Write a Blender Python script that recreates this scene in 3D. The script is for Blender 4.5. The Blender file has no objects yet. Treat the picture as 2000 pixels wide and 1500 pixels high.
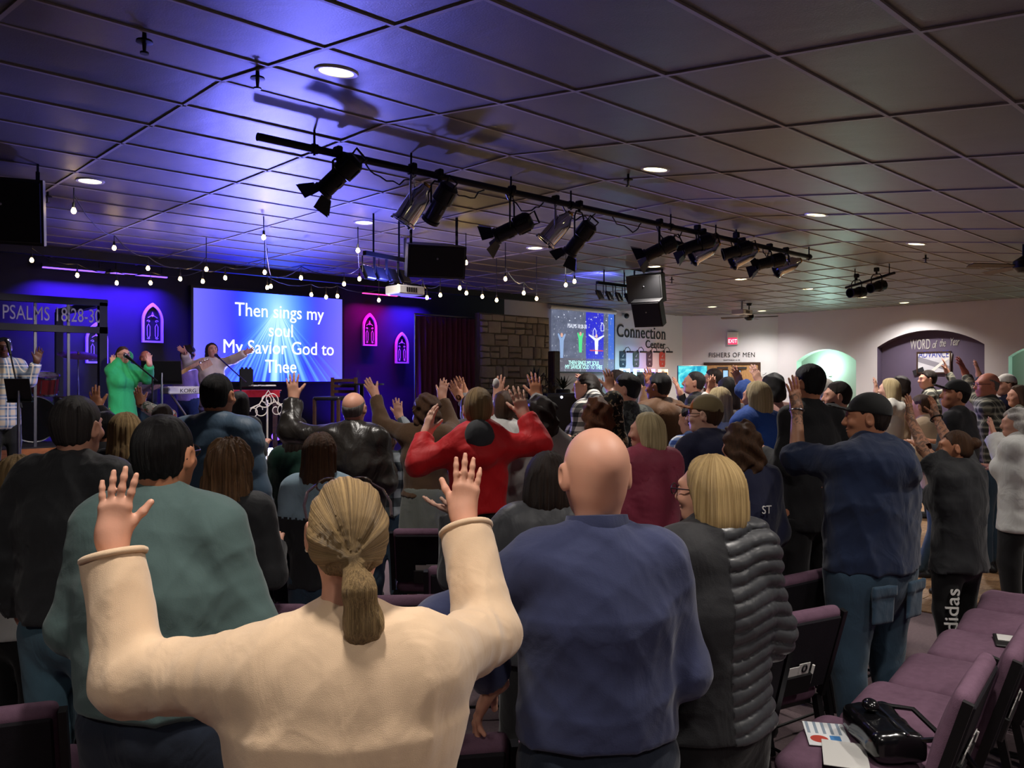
import bpy, bmesh, math, random
import numpy as np
from mathutils import Vector, Matrix
random.seed(7)
SC = bpy.context.scene
COL = SC.collection
# ---------------------------------------------------------------- camera
F, CX, CY, HC = 1600.0, 1000.0, 745.0, 1.75      # focal length in px, horizon row, eye height
CA, SA = math.cos(math.radians(46.7)), math.sin(math.radians(46.7))   # view direction in room axes
cam = bpy.data.cameras.new('camera'); cam.lens = 36 * F / 2000; cam.sensor_width = 36
cam.shift_y = -5 / 2000; cam.clip_start = .05; cam.clip_end = 80
camo = bpy.data.objects.new('camera', cam); COL.objects.link(camo)
camo.location = (0, 0, HC); camo.rotation_euler = (math.radians(90), 0, math.radians(46.7 - 90))
SC.camera = camo
# ---------------------------------------------------------------- world, exposure
w = bpy.data.worlds.new('world'); SC.world = w; w.use_nodes = True
w.node_tree.nodes['Background'].inputs[0].default_value = (.35, .36, .42, 1)
w.node_tree.nodes['Background'].inputs[1].default_value = .005
SC.view_settings.view_transform = 'Standard'; SC.view_settings.look = 'None'
SC.view_settings.exposure = 0.0; SC.view_settings.gamma = 1; SC.view_settings.use_curve_mapping = False
SC.cycles.max_bounces = 4; SC.cycles.diffuse_bounces = 2; SC.cycles.glossy_bounces = 2
SC.cycles.adaptive_threshold = .035; SC.cycles.sample_clamp_indirect = 8; SC.cycles.caustics_reflective = False; SC.cycles.caustics_refractive = False

def W(X, Y, Z=0.0):                 # right / forward of the photographer -> room axes
    return Vector((X * SA + Y * CA, -X * CA + Y * SA, Z))
def U(px, py, Y):                   # a pixel and a distance ahead -> room point
    return W((px - CX) / F * Y, Y, HC - (py - CY) / F * Y)
def UV(px, v):                      # distance ahead at which pixel column px meets the plane y = v
    k = (px - CX) / F
    return v / (-k * CA + SA)
def onv(px, py, v): return U(px, py, UV(px, v))
def onz(px, py, z): return U(px, py, (z - HC) * F / (CY - py))
ZC, VF, SL = 3.62, 4.93, .13        # flat ceiling height, fold line, slope of the lower part
def ceil_z(v): return ZC if v >= VF else ZC - SL * (VF - v)
def onceil(px, py):
    k, s = (px - CX) / F, (CY - py) / F
    Y = (ZC - HC) / s; c = -k * CA + SA
    if c * Y < VF: Y = (ZC - SL * VF - HC) / (s - SL * c)
    return U(px, py, Y)
# ---------------------------------------------------------------- materials
M = {}
def lin(c):
    return tuple((x / 12.92 if x <= .04045 else ((x + .055) / 1.055) ** 2.4) for x in c)
def hexc(h):
    return lin(tuple(int(h[i:i + 2], 16) / 255 for i in (0, 2, 4)))
class NT:
    def __init__(s, m):
        m.use_nodes = True; s.t = m.node_tree; s.n = s.t.nodes; s.b = s.n['Principled BSDF']
    def new(s, typ, **kw):
        n = s.n.new(typ)
        for k, v in kw.items():
            if k.startswith('i_'):
                key = k[2:]; key = int(key) if key.isdigit() else key.replace('_', ' ')
                n.inputs[key].default_value = v
            else: setattr(n, k, v)
        return n
    def link(s, a, b): s.t.links.new(a, b)
    def coord(s, which='Object', scale=None, rot=None, loc=None):
        o = s.new('ShaderNodeTexCoord').outputs[which]
        if scale or rot or loc:
            mp = s.new('ShaderNodeMapping'); s.link(o, mp.inputs[0])
            if scale: mp.inputs['Scale'].default_value = scale
            if rot: mp.inputs['Rotation'].default_value = rot
            if loc: mp.inputs['Location'].default_value = loc
            o = mp.outputs[0]
        return o
    def noise(s, vec, scale, detail=3, rough=.5, dist=0):
        n = s.new('ShaderNodeTexNoise', i_Scale=scale, i_Detail=detail, i_Roughness=rough, i_Distortion=dist)
        s.link(vec, n.inputs['Vector']); return n.outputs['Fac']
    def ramp(s, fac, stops, interp='LINEAR'):
        n = s.new('ShaderNodeValToRGB'); e = n.color_ramp.elements; n.color_ramp.interpolation = interp
        while len(e) < len(stops): e.new(.5)
        for i, (p, c) in enumerate(stops):
            e[i].position = p; e[i].color = (*c[:3], 1)
        s.link(fac, n.inputs[0]); return n.outputs[0]
    def mix(s, fac, a, b, mode='MIX'):
        n = s.new('ShaderNodeMix', data_type='RGBA', blend_type=mode)
        for sock, v in ((n.inputs[0], fac), (n.inputs[6], a), (n.inputs[7], b)):
            if isinstance(v, (int, float)): sock.default_value = v
            elif isinstance(v, tuple): sock.default_value = (*v[:3], 1)
            else: s.link(v, sock)
        return n.outputs[2]
    def math(s, op, a, b=None, c=None):
        n = s.new('ShaderNodeMath', operation=op)
        for i, v in enumerate((a, b, c)):
            if v is None: continue
            if isinstance(v, (int, float)): n.inputs[i].default_value = v
            else: s.link(v, n.inputs[i])
        return n.outputs[0]
    def xyz(s, vec):
        n = s.new('ShaderNodeSeparateXYZ'); s.link(vec, n.inputs[0]); return n.outputs
    def comb(s, x, y, z):
        n = s.new('ShaderNodeCombineXYZ')
        for i, v in enumerate((x, y, z)):
            if isinstance(v, (int, float)): n.inputs[i].default_value = v
            else: s.link(v, n.inputs[i])
        return n.outputs[0]
    def bump(s, h, strength=.3, dist=.01, normal=None):
        n = s.new('ShaderNodeBump', i_Strength=strength, i_Distance=dist); s.link(h, n.inputs['Height'])
        if normal is not None: s.link(normal, n.inputs['Normal'])
        s.link(n.outputs[0], s.b.inputs['Normal']); return n.outputs[0]
    def base(s, v):
        if isinstance(v, tuple): s.b.inputs['Base Color'].default_value = (*v[:3], 1)
        else: s.link(v, s.b.inputs['Base Color'])
    def emit(s, v, strength):
        if isinstance(v, tuple): s.b.inputs['Emission Color'].default_value = (*v[:3], 1)
        else: s.link(v, s.b.inputs['Emission Color'])
        s.b.inputs['Emission Strength'].default_value = strength
    def set(s, **kw):
        for k, v in kw.items(): s.b.inputs[k.replace('_', ' ')].default_value = v
def mat(name, color, rough=.6, metal=0, spec=.5, emit=None, es=1, alpha=1, trans=0, coat=0):
    if name in M: return M[name]
    m = bpy.data.materials.new(name); t = NT(m)
    if isinstance(color, str): color = hexc(color)
    t.base(color); t.set(Roughness=rough, Metallic=metal, Alpha=alpha)
    t.b.inputs['Specular IOR Level'].default_value = spec
    if trans: t.b.inputs['Transmission Weight'].default_value = trans
    if coat: t.b.inputs['Coat Weight'].default_value = coat
    if emit is not None: t.emit(hexc(emit) if isinstance(emit, str) else emit, es)
    M[name] = m; return m
def nmat(name):
    m = bpy.data.materials.new(name); M[name] = m
    return m, NT(m)
# ---------------------------------------------------------------- mesh helpers
def link(o, parent=None):
    COL.objects.link(o)
    if parent is not None: o.parent = parent
    return o
def tag(o, label=None, cat=None, group=None, kind=None):
    if label: o['label'] = label
    if cat: o['category'] = cat
    if group: o['group'] = group
    if kind: o['kind'] = kind
    return o
def empty(name, loc=(0, 0, 0), rz=0, label=None, cat=None, group=None, kind=None):
    o = bpy.data.objects.new(name, None); o.empty_display_size = .05; COL.objects.link(o)
    o.location = loc; o.rotation_euler = (0, 0, rz)
    return tag(o, label, cat, group, kind)
def addm(o, m):
    o.data.materials.append(m if not isinstance(m, str) else M[m])
def frame(z, x=None):               # rotation matrix whose local z is the given direction
    z = Vector(z).normalized()
    x = Vector(x) if x is not None else (Vector((0, 0, 1)) if abs(z.z) < .9 else Vector((1, 0, 0)))
    y = z.cross(x).normalized(); x = y.cross(z).normalized()
    return Matrix((x, y, z)).transposed()
class MB:
    def __init__(s): s.v = []; s.f = []; s.mi = []; s.cur = 0
    def add(s, vs, fs):
        o = len(s.v); s.v += [tuple(v) for v in vs]; s.f += [tuple(i + o for i in f) for f in fs]; s.mi += [s.cur] * len(fs); return s
    def box(s, c, d, R=None, bev=0):
        c = Vector(c); dx, dy, dz = d[0] / 2, d[1] / 2, d[2] / 2
        if bev:
            b = min(bev, dx * .9, dy * .9, dz * .9)
            # chamfered box: 24 vertices
            idx = {}; vs = []
            for sx in (-1, 1):
                for sy in (-1, 1):
                    for sz in (-1, 1):
                        for k, v in enumerate(((dx, dy - b, dz - b), (dx - b, dy, dz - b), (dx - b, dy - b, dz))):
                            idx[sx, sy, sz, k] = len(vs); vs.append(Vector((sx * v[0], sy * v[1], sz * v[2])))
            fs = []
            for sg in (-1, 1):
                fs.append([idx[sg, a, b_, 0] for a, b_ in ((-1, -1), (1, -1), (1, 1), (-1, 1))][::sg])
                fs.append([idx[a, sg, b_, 1] for a, b_ in ((-1, -1), (-1, 1), (1, 1), (1, -1))][::sg])
                fs.append([idx[a, b_, sg, 2] for a, b_ in ((-1, -1), (1, -1), (1, 1), (-1, 1))][::sg])
            for a in (-1, 1):
                for b_ in (-1, 1):
                    g = a * b_
                    fs.append([idx[a, b_, -1, 0], idx[a, b_, -1, 1], idx[a, b_, 1, 1], idx[a, b_, 1, 0]][::g])
                    fs.append([idx[a, -1, b_, 0], idx[a, 1, b_, 0], idx[a, 1, b_, 2], idx[a, -1, b_, 2]][::g])
                    fs.append([idx[-1, a, b_, 1], idx[-1, a, b_, 2], idx[1, a, b_, 2], idx[1, a, b_, 1]][::g])
                    for c_ in (-1, 1):
                        fs.append([idx[a, b_, c_, 0], idx[a, b_, c_, 1], idx[a, b_, c_, 2]][::a * b_ * c_])
        else:
            vs = [Vector((x, y, z)) for x in (-dx, dx) for y in (-dy, dy) for z in (-dz, dz)]
            fs = [(0, 1, 3, 2), (4, 6, 7, 5), (0, 4, 5, 1), (2, 3, 7, 6), (0, 2, 6, 4), (1, 5, 7, 3)]
        if R is not None: vs = [R @ v for v in vs]
        return s.add([v + c for v in vs], fs)
    def cyl(s, a, b, r0, r1=None, n=12, cap=True):
        a, b = Vector(a), Vector(b); r1 = r0 if r1 is None else r1; R = frame(b - a)
        vs = []
        for p, r in ((a, r0), (b, r1)):
            vs += [p + R @ Vector((r * math.cos(t), r * math.sin(t), 0)) for t in (2 * math.pi * i / n for i in range(n))]
        fs = [(i, (i + 1) % n, n + (i + 1) % n, n + i) for i in range(n)]
        if cap: fs += [tuple(range(n))[::-1], tuple(range(n, 2 * n))]
        return s.add(vs, fs)
    def tube(s, pts, r, n=8, closed=False):
        pts = [Vector(p) for p in pts]; m = len(pts); vs = []; fs = []
        rr = r if isinstance(r, (list, tuple)) else [r] * m
        up = None
        for i, p in enumerate(pts):
            d = (pts[(i + 1) % m] - pts[i - 1]) if closed else (pts[min(i + 1, m - 1)] - pts[max(i - 1, 0)])
            d = d.normalized() if d.length > 1e-9 else Vector((0, 0, 1))
            if up is None: up = Vector((0, 0, 1)) if abs(d.z) < .9 else Vector((1, 0, 0))
            x = (up - d * up.dot(d))
            x = x.normalized() if x.length > 1e-6 else Vector((1, 0, 0)); up = x; y = d.cross(x)
            vs += [p + x * (rr[i] * math.cos(t)) + y * (rr[i] * math.sin(t)) for t in (2 * math.pi * k / n for k in range(n))]
        for i in range(m if closed else m - 1):
            j = (i + 1) % m
            fs += [(i * n + k, i * n + (k + 1) % n, j * n + (k + 1) % n, j * n + k) for k in range(n)]
        if not closed: fs += [tuple(range(n))[::-1], tuple(range((m - 1) * n, m * n))]
        return s.add(vs, fs)
    def prism(s, poly, h, R=None, o=(0, 0, 0)):     # polygon in local xy, from z 0 to h
        n = len(poly); o = Vector(o)
        vs = [Vector((x, y, 0)) for x, y in poly] + [Vector((x, y, h)) for x, y in poly]
        if R is not None: vs = [R @ v for v in vs]
        fs = [tuple(range(n))[::-1], tuple(range(n, 2 * n))] + [(i, (i + 1) % n, n + (i + 1) % n, n + i) for i in range(n)]
        return s.add([v + o for v in vs], fs)
    def lathe(s, prof, n=16, R=None, o=(0, 0, 0)):  # profile (r, z) around local z
        o = Vector(o); vs = []; m = len(prof)
        for r, z in prof:
            vs += [Vector((r * math.cos(t), r * math.sin(t), z)) for t in (2 * math.pi * k / n for k in range(n))]
        if R is not None: vs = [R @ v for v in vs]
        fs = [(i * n + k, i * n + (k + 1) % n, (i + 1) * n + (k + 1) % n, (i + 1) * n + k) for i in range(m - 1) for k in range(n)]
        fs += [tuple(range(n))[::-1], tuple(range((m - 1) * n, m * n))]
        return s.add([v + o for v in vs], fs)
    def ball(s, c, r, n=10, m=7, R=None):
        r = r if isinstance(r, (tuple, list)) else (r, r, r); c = Vector(c); vs = []; fs = []
        for i in range(1, m):
            a = math.pi * i / m
            vs += [Vector((r[0] * math.sin(a) * math.cos(t), r[1] * math.sin(a) * math.sin(t), r[2] * math.cos(a))) for t in (2 * math.pi * k / n for k in range(n))]
        vs += [Vector((0, 0, r[2])), Vector((0, 0, -r[2]))]; T = len(vs) - 2
        for i in range(m - 2): fs += [(i * n + k, (i + 1) * n + k, (i + 1) * n + (k + 1) % n, i * n + (k + 1) % n) for k in range(n)]
        fs += [(T, k, (k + 1) % n) for k in range(n)] + [(T + 1, (m - 2) * n + (k + 1) % n, (m - 2) * n + k) for k in range(n)]
        if R is not None: vs = [R @ v for v in vs]
        return s.add([v + c for v in vs], fs)
    def mesh(s, name, mats, smooth=35):
        me = bpy.data.meshes.new(name); me.from_pydata(s.v, [], s.f)
        for m in (mats if isinstance(mats, (list, tuple)) else [mats]): me.materials.append(M[m] if isinstance(m, str) else m)
        if any(s.mi): me.polygons.foreach_set('material_index', s.mi)
        if smooth:
            me.polygons.foreach_set('use_smooth', [True] * len(s.f)); me.set_sharp_from_angle(angle=math.radians(smooth))
        me.update(); return me
    def build(s, name, mats, parent=None, smooth=35, loc=None):
        o = bpy.data.objects.new(name, s.mesh(name, mats, smooth)); link(o, parent)
        if loc is not None: o.location = loc
        return o
def struct(o, label=None):
    o['kind'] = 'structure'
    if label: o['label'] = label
    return o
def copy_tree(o, parent=None):
    c = o.copy(); COL.objects.link(c); c.parent = parent
    for ch in o.children: copy_tree(ch, c)
    return c
def light(name, typ, loc, power, color=(1, 1, 1), size=.1, parent=None, spot=None, aim=None, blend=.5):
    l = bpy.data.lights.new(name, typ); l.energy = power; l.color = color
    if typ == 'AREA': l.size = size
    else: l.shadow_soft_size = size
    if spot: l.spot_size = math.radians(spot); l.spot_blend = blend
    o = bpy.data.objects.new(name, l); link(o, parent); o.location = loc
    if aim is not None:
        d = Vector(aim) - Vector(loc); o.rotation_euler = d.to_track_quat('-Z', 'Y').to_euler()
    return o
def text(body, size, name, m, parent=None, loc=(0, 0, 0), rot=None, ext=.004, align='LEFT', sx=1, bold=0, sp=1.0, shear=0):
    cu = bpy.data.curves.new(name, 'FONT'); cu.body = body; cu.size = size; cu.extrude = ext; cu.align_x = align
    cu.space_character = sp; cu.shear = shear; cu.resolution_u = 4
    tmp = bpy.data.objects.new(name, cu); COL.objects.link(tmp)
    dg = bpy.context.evaluated_depsgraph_get(); me = bpy.data.meshes.new_from_object(tmp.evaluated_get(dg))
    bpy.data.objects.remove(tmp); me.materials.clear(); me.materials.append(M[m] if isinstance(m, str) else m)
    me.transform(Matrix.Diagonal((sx, 1, 1, 1)))
    o = bpy.data.objects.new(name, me); link(o, parent); o.location = loc
    if rot is not None: o.rotation_euler = rot if not isinstance(rot, Matrix) else rot.to_euler()
    return o
# ---------------------------------------------------------------- materials of people and cloth
def skin(name, col, tattoo=False):
    m, t = nmat('skin_' + name); v = t.coord(); n = t.noise(v, 14, 3); c = hexc(col)
    colr = t.mix(t.math('MULTIPLY', n, .45), c, tuple(min(1, x * y) for x, y in zip(c, (1.12, .72, .66))))
    if tattoo:
        w1 = t.noise(v, 26, 2, .5, 2.2); msk = t.ramp(w1, [(.50, (0, 0, 0)), (.54, (1, 1, 1))])
        big = t.ramp(t.noise(v, 5, 1), [(.38, (0, 0, 0)), (.48, (1, 1, 1))])
        mm = t.math('MULTIPLY', t.math('MULTIPLY', msk, big), .6); colr = t.mix(mm, colr, (.03, .035, .04))
    t.base(colr); t.set(Roughness=.52); t.bump(t.noise(v, 220, 2), .08, .002)
for n_, c_ in (('fair', 'd9a68c'), ('pale', 'e8bfa8'), ('tan', 'c48a68'), ('brown', '8f5f45'), ('dark', '5a3a2c'), ('red', 'd08a70')): skin(n_, c_)
skin('tattoo', 'b98a6c', True)
def hairm(name, c1, c2, rough=.42):
    m, t = nmat('hair_' + name); a = t.new('ShaderNodeAttribute', attribute_name='strand').outputs['Vector']
    mp = t.new('ShaderNodeMapping'); t.link(a, mp.inputs[0]); mp.inputs['Scale'].default_value = (9, 9, 1.1)
    n1 = t.noise(mp.outputs[0], 6, 4, .6); n2 = t.noise(mp.outputs[0], 1.2, 2)
    f = t.math('MULTIPLY_ADD', n2, .5, t.math('MULTIPLY', n1, .55)); t.base(t.ramp(f, [(.36, hexc(c1)), (.66, hexc(c2))]))
    t.set(Roughness=rough + .1); t.b.inputs['Specular IOR Level'].default_value = .3; t.bump(n1, .8, .006)
for n_, a_, b_ in (('black', '070606', '141112'), ('darkbrown', '100a08', '2c1d15'), ('brown', '2c1b11', '5f4029'), ('auburn', '3a1f12', '7a4a2c'), ('ltbrown', '2a1a12', '7c5a3c'), ('dkblonde', '5c4830', 'b89868'),
                   ('blonde', '86683c', 'd8b880'), ('ltblonde', '9a845c', 'e0cc9c'), ('grey', '55504c', '9a948e'), ('white', 'b0aaa2', 'eeeae4'), ('salt', '1a1717', '4a4543'), ('fringe', '9c7660', 'b88e76')): hairm(n_, a_, b_)
def cloth(name, col, rough=.85, fine=260, bump=.25, fold=.5, var=.12, sheen=.15, spec=.3):
    m, t = nmat(name); v = t.coord(); c = hexc(col) if isinstance(col, str) else col
    n = t.noise(v, 7, 3); t.base(t.mix(n, tuple(x * (1 - var) for x in c), tuple(min(1, x * (1 + var)) for x in c)))
    t.set(Roughness=rough); t.b.inputs['Specular IOR Level'].default_value = spec; t.b.inputs['Sheen Weight'].default_value = sheen
    f = t.noise(t.coord(scale=(1, 1, .6), rot=(.3, .5, .2)), 9, 3, .5, .7); b1 = t.bump(f, fold * .85, .025)
    n2 = t.new('ShaderNodeBump', i_Strength=bump, i_Distance=.002); t.link(t.noise(v, fine, 2), n2.inputs['Height']); t.link(b1, n2.inputs['Normal']); t.link(n2.outputs[0], t.b.inputs['Normal'])
    return m, t
def denim(name, col):
    m, t = cloth(name, col, .9, 400, .3, .6, .3); return m
def plaid(name, cols, sc=.09, thin=None, rot=0):
    m, t = nmat(name); o = t.xyz(t.coord(rot=(0, 0, rot))); base = hexc(cols[0])
    sx = t.math('ADD', o[0], t.math('MULTIPLY', o[1], .7)); f = []
    for q_ in (sx, o[2]):
        fr = t.math('FRACT', t.math('DIVIDE', q_, sc)); f.append(t.math('LESS_THAN', fr, .5))
    g = t.math('MULTIPLY', t.math('ADD', f[0], f[1]), .5); c = t.ramp(g, [(0, hexc(cols[0])), (.5, hexc(cols[1])), (1, hexc(cols[2]))])
    if thin:
        for q_ in (sx, o[2]):
            fr = t.math('FRACT', t.math('DIVIDE', q_, sc)); c = t.mix(t.math('MULTIPLY', t.math('LESS_THAN', t.math('ABSOLUTE', t.math('SUBTRACT', fr, .25)), .05), .8), c, hexc(thin))
    t.base(c); t.set(Roughness=.85); t.bump(t.noise(t.coord(), 8, 2, .45, .5), .3, .015); return m
def blotch(name, cols, sc=12, th=.5):
    m, t = cloth(name, cols[0]); v = t.coord(); c = hexc(cols[0])
    for i, k in enumerate(cols[1:]):
        f = t.ramp(t.noise(t.coord(loc=(i * 3.1, i * 1.7, 0)), sc * (1 + .25 * i), 2, .5, .6), [(th, (0, 0, 0)), (th + .03, (1, 1, 1))]); c = t.mix(f, c, hexc(k))
    t.base(c); return m
cloth('cream_sweater', 'e2c2a0', .95, 800, .4, .5, .06, .3); cloth('navy_sweater', '343a5c', .85, 300, .2, .4, .1, .2); cloth('navy_dark', '191c38', .85); cloth('teal_shirt', '566c6a', .8, 300, .2, .4)
cloth('black_cotton', '18181b', .8); cloth('black_coat', '232427', .7, 200, .2, .6); cloth('charcoal', '3a3b3f', .75); cloth('navy_hoodie', '1a2642', .9, 300, .3, .7); cloth('black_puffer', '3c3d40', .38, 90, .1, .35, .1, 0, .5)
cloth('softshell', '232326', .7); cloth('blue_vest', '3e566c', .55, 200, .15, .4); cloth('red_jersey', 'd0141c', .6, 300, .2, .6); cloth('white_cotton', 'd8d8d4', .8, 300, .2, .7); cloth('burgundy', '96384f', .6, 200, .15, .3)
cloth('brown_top', '57402c', .85, 300, .25, .5); cloth('grey_skirt', '6c7068', .9); cloth('leather', '2a2622', .36, 120, .25, .7, .15, 0, .6); cloth('green_dark', '12382c', .8); cloth('green_cardigan', '2fa866', .85); cloth('offwhite_top', 'd8cdb8', .85)
cloth('royal_blue', '1f4a9c', .8, 300, .2, .7); cloth('brown_jacket', '573616', .7, 200, .2, .6); cloth('pink_shirt', 'd8a498', .85); cloth('grey_shirt', '8c8a88', .85); cloth('cap_black', '1c1c1c', .8, 300, .2, .1); cloth('beanie_olive', '4c4435', .95, 200, .5, .4)
cloth('cap_khaki', '8a7a58', .85, 350, .3, .05); cloth('cap_orange', 'a8642c', .85, 300, .2, .05); cloth('cap_white', 'cfcac2', .85); cloth('lilac_top', 'b8a4c4', .85); cloth('beige', 'b49c80', .85); cloth('dk_grey_coat', '35363a', .5, 150, .15, .5); cloth('grey_pants', '8f8a7e', .85)
cloth('black_pants', '141416', .85); cloth('red_cloth', 'b01c2c', .85); cloth('ltblue_top', '9cc4d8', .85); cloth('hood_white', 'd8d4ca', .85)
denim('jeans', '2f4456'); denim('jeans_blue', '4a6878'); denim('jeans_dark', '1c2433'); denim('denim_jacket', '8ca4b4')
plaid('plaid_bw', ('1c1c1e', '6a6866', 'd8d4cc'), .075); plaid('plaid_grey', ('33332e', '5a5a50', '8c8a7c'), .06, 'b8b49c'); plaid('plaid_stage', ('c8b8a4', '8c98a8', '5c6c88'), .11, 'e8d8c8'); plaid('plaid_check', ('e8e8f0', '88a4d8', '4464b8'), .06)
plaid('plaid_tiedye', ('202226', '50585c', 'a0a8ac'), .14)
blotch('camo', ('3c3e3a', '1c1e1c', '565a52', '2a2c26'), 11); blotch('floral', ('1a1818', 'c8b89c', '7c6c50'), 26, .56); blotch('floral_light', ('d8d0c8', 'b8584c', '6c7c6c'), 22, .56); blotch('tiedye', ('1c1e22', '6c747c', 'a8b0b4'), 6, .55)
mat('shoe_dark', '1a1a1c', .5); mat('shoe_white', 'c8c4bc', .6); mat('eye_dark', '120c0a', .2); mat('lip', '9a4a44', .5); mat('glasses_frame', '2a2024', .25, 0, .7); mat('hair_tie', '15141a', .8)
# ---------------------------------------------------------------- people: implicit bodies turned into meshes
V3 = lambda *a: np.array(a, dtype=np.float32)
class Field:
    def __init__(s, lo, hi, h):
        s.lo = np.array(lo, np.float32) - 2 * h; s.h = h
        s.n = [int(math.ceil((hi[i] + 2 * h - s.lo[i]) / h)) + 1 for i in range(3)]
        s.ax = [s.lo[i] + h * np.arange(s.n[i], dtype=np.float32) for i in range(3)]
        s.D = np.full(s.n, .2, np.float32)
    def region(s, lo, hi):
        sl = []
        for i in range(3):
            a = int(max(0, math.floor((lo[i] - s.lo[i]) / s.h))); b = int(min(s.n[i], math.ceil((hi[i] - s.lo[i]) / s.h) + 1))
            if b <= a: return None
            sl.append(slice(a, b))
        return tuple(sl)
    def pts(s, sl):
        return s.ax[0][sl[0]][:, None, None], s.ax[1][sl[1]][None, :, None], s.ax[2][sl[2]][None, None, :]
    def put(s, sl, d, k, sub=False):
        A = s.D[sl]
        if sub:
            h = np.maximum(k - np.abs(A + d), 0) / k if k else 0
            s.D[sl] = np.maximum(A, -d) + (h * h * k / 4 if k else 0)
        else:
            h = np.maximum(k - np.abs(A - d), 0) / k if k else 0
            s.D[sl] = np.minimum(A, d) - (h * h * k / 4 if k else 0)
    def cone(s, a, b, ra, rb, k=.02, flat=None, cuts=(), e=0.0, sub=False):
        a, b = np.asarray(a, np.float32), np.asarray(b, np.float32); ra += e; rb += e
        r = max(ra, rb) + k + .03
        sl = s.region(np.minimum(a, b) - r, np.maximum(a, b) + r)
        if sl is None: return
        x, y, z = s.pts(sl); x = x - a[0]; y = y - a[1]; z = z - a[2]; ab = b - a; g = 1.0
        if flat is not None:
            n, q = flat; n = np.asarray(n, np.float32); n = n / np.linalg.norm(n)
            dn = (x * n[0] + y * n[1] + z * n[2]) * (1 / q - 1)
            x = x + dn * n[0]; y = y + dn * n[1]; z = z + dn * n[2]
            ab = ab + n * float(ab @ n) * (1 / q - 1); g = q ** .5
        L = float(ab @ ab) + 1e-9
        t = np.clip((x * ab[0] + y * ab[1] + z * ab[2]) / L, 0, 1)
        d = (np.sqrt((x - t * ab[0]) ** 2 + (y - t * ab[1]) ** 2 + (z - t * ab[2]) ** 2) - (ra + (rb - ra) * t)) * g
        for o, nn in cuts:
            X, Y, Z = s.pts(sl); d = np.maximum(d, (X - o[0]) * nn[0] + (Y - o[1]) * nn[1] + (Z - o[2]) * nn[2])
        s.put(sl, d.astype(np.float32), k, sub)
    def ell(s, c, r, R=None, k=.02, cuts=(), e=0.0, sub=False):
        c = np.asarray(c, np.float32); r = np.asarray(r, np.float32) + e; m = float(r.max()) + k + .03
        sl = s.region(c - m, c + m)
        if sl is None: return
        x, y, z = s.pts(sl); x = x - c[0]; y = y - c[1]; z = z - c[2]
        if R is not None: x, y, z = (x * R[0][i] + y * R[1][i] + z * R[2][i] for i in range(3))
        k0 = np.sqrt((x / r[0]) ** 2 + (y / r[1]) ** 2 + (z / r[2]) ** 2)
        k1 = np.sqrt((x / r[0] ** 2) ** 2 + (y / r[1] ** 2) ** 2 + (z / r[2] ** 2) ** 2) + 1e-6
        d = k0 * (k0 - 1) / k1
        for o, nn in cuts:
            X, Y, Z = s.pts(sl); d = np.maximum(d, (X - o[0]) * nn[0] + (Y - o[1]) * nn[1] + (Z - o[2]) * nn[2])
        s.put(sl, d.astype(np.float32), k, sub)
    def rbox(s, c, hf_, r, R=None, k=.01):
        c = np.asarray(c, np.float32); m = float(np.linalg.norm(hf_)) + r + k; sl = s.region(c - m, c + m); x, y, z = s.pts(sl); x = x - c[0]; y = y - c[1]; z = z - c[2]
        if R is not None: x, y, z = (x * R[0][i] + y * R[1][i] + z * R[2][i] for i in range(3))
        qx, qy, qz = (np.abs(v) - (h - r) for v, h in zip((x, y, z), hf_)); d = np.sqrt(np.maximum(qx, 0) ** 2 + np.maximum(qy, 0) ** 2 + np.maximum(qz, 0) ** 2) + np.minimum(np.maximum(qx, np.maximum(qy, qz)), 0) - r
        s.put(sl, d.astype(np.float32), k)
    def halfspace(s, o, n, k=0):                    # cut away everything on the side n points to
        x, y, z = s.pts((slice(None),) * 3); d = -((x - o[0]) * n[0] + (y - o[1]) * n[1] + (z - o[2]) * n[2])
        s.put((slice(None),) * 3, d.astype(np.float32), k, sub=True)
    def near(s, w=.03): return np.abs(s.D) < w
    def displace(s, fn):
        i = np.nonzero(np.abs(s.D) < .06)
        s.D[i] -= fn(s.ax[0][i[0]], s.ax[1][i[1]], s.ax[2][i[2]]).astype(np.float32)
    def net(s):
        D = s.D; S = D < 0; nx, ny, nz = s.n
        c = np.zeros((nx - 1, ny - 1, nz - 1), np.int8)
        for i in (0, 1):
            for j in (0, 1):
                for k in (0, 1): c += S[i:nx - 1 + i, j:ny - 1 + j, k:nz - 1 + k]
        I, J, K = np.nonzero((c > 0) & (c < 8)); m = len(I)
        if m == 0: return np.zeros((0, 3), np.float32), np.zeros((0, 4), np.int32)
        vid = np.full(c.shape, -1, np.int32); vid[I, J, K] = np.arange(m)
        val = {(i, j, k): D[I + i, J + j, K + k] for i in (0, 1) for j in (0, 1) for k in (0, 1)}
        P = np.zeros((m, 3), np.float32); cnt = np.zeros(m, np.float32)
        for ax in range(3):
            o = [q for q in range(3) if q != ax]
            for p in (0, 1):
                for q in (0, 1):
                    a = [0, 0, 0]; a[o[0]] = p; a[o[1]] = q; b = list(a); b[ax] = 1
                    va, vb = val[tuple(a)], val[tuple(b)]; w_ = ((va < 0) != (vb < 0))
                    t = np.where(w_, va / np.where(w_, va - vb, 1), 0)
                    P[:, ax] += t * w_; P[:, o[0]] += p * w_; P[:, o[1]] += q * w_; cnt += w_
        P = P / cnt[:, None] + np.stack([I, J, K], 1)
        P = (P * s.h + s.lo).astype(np.float32); Fq = []
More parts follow.
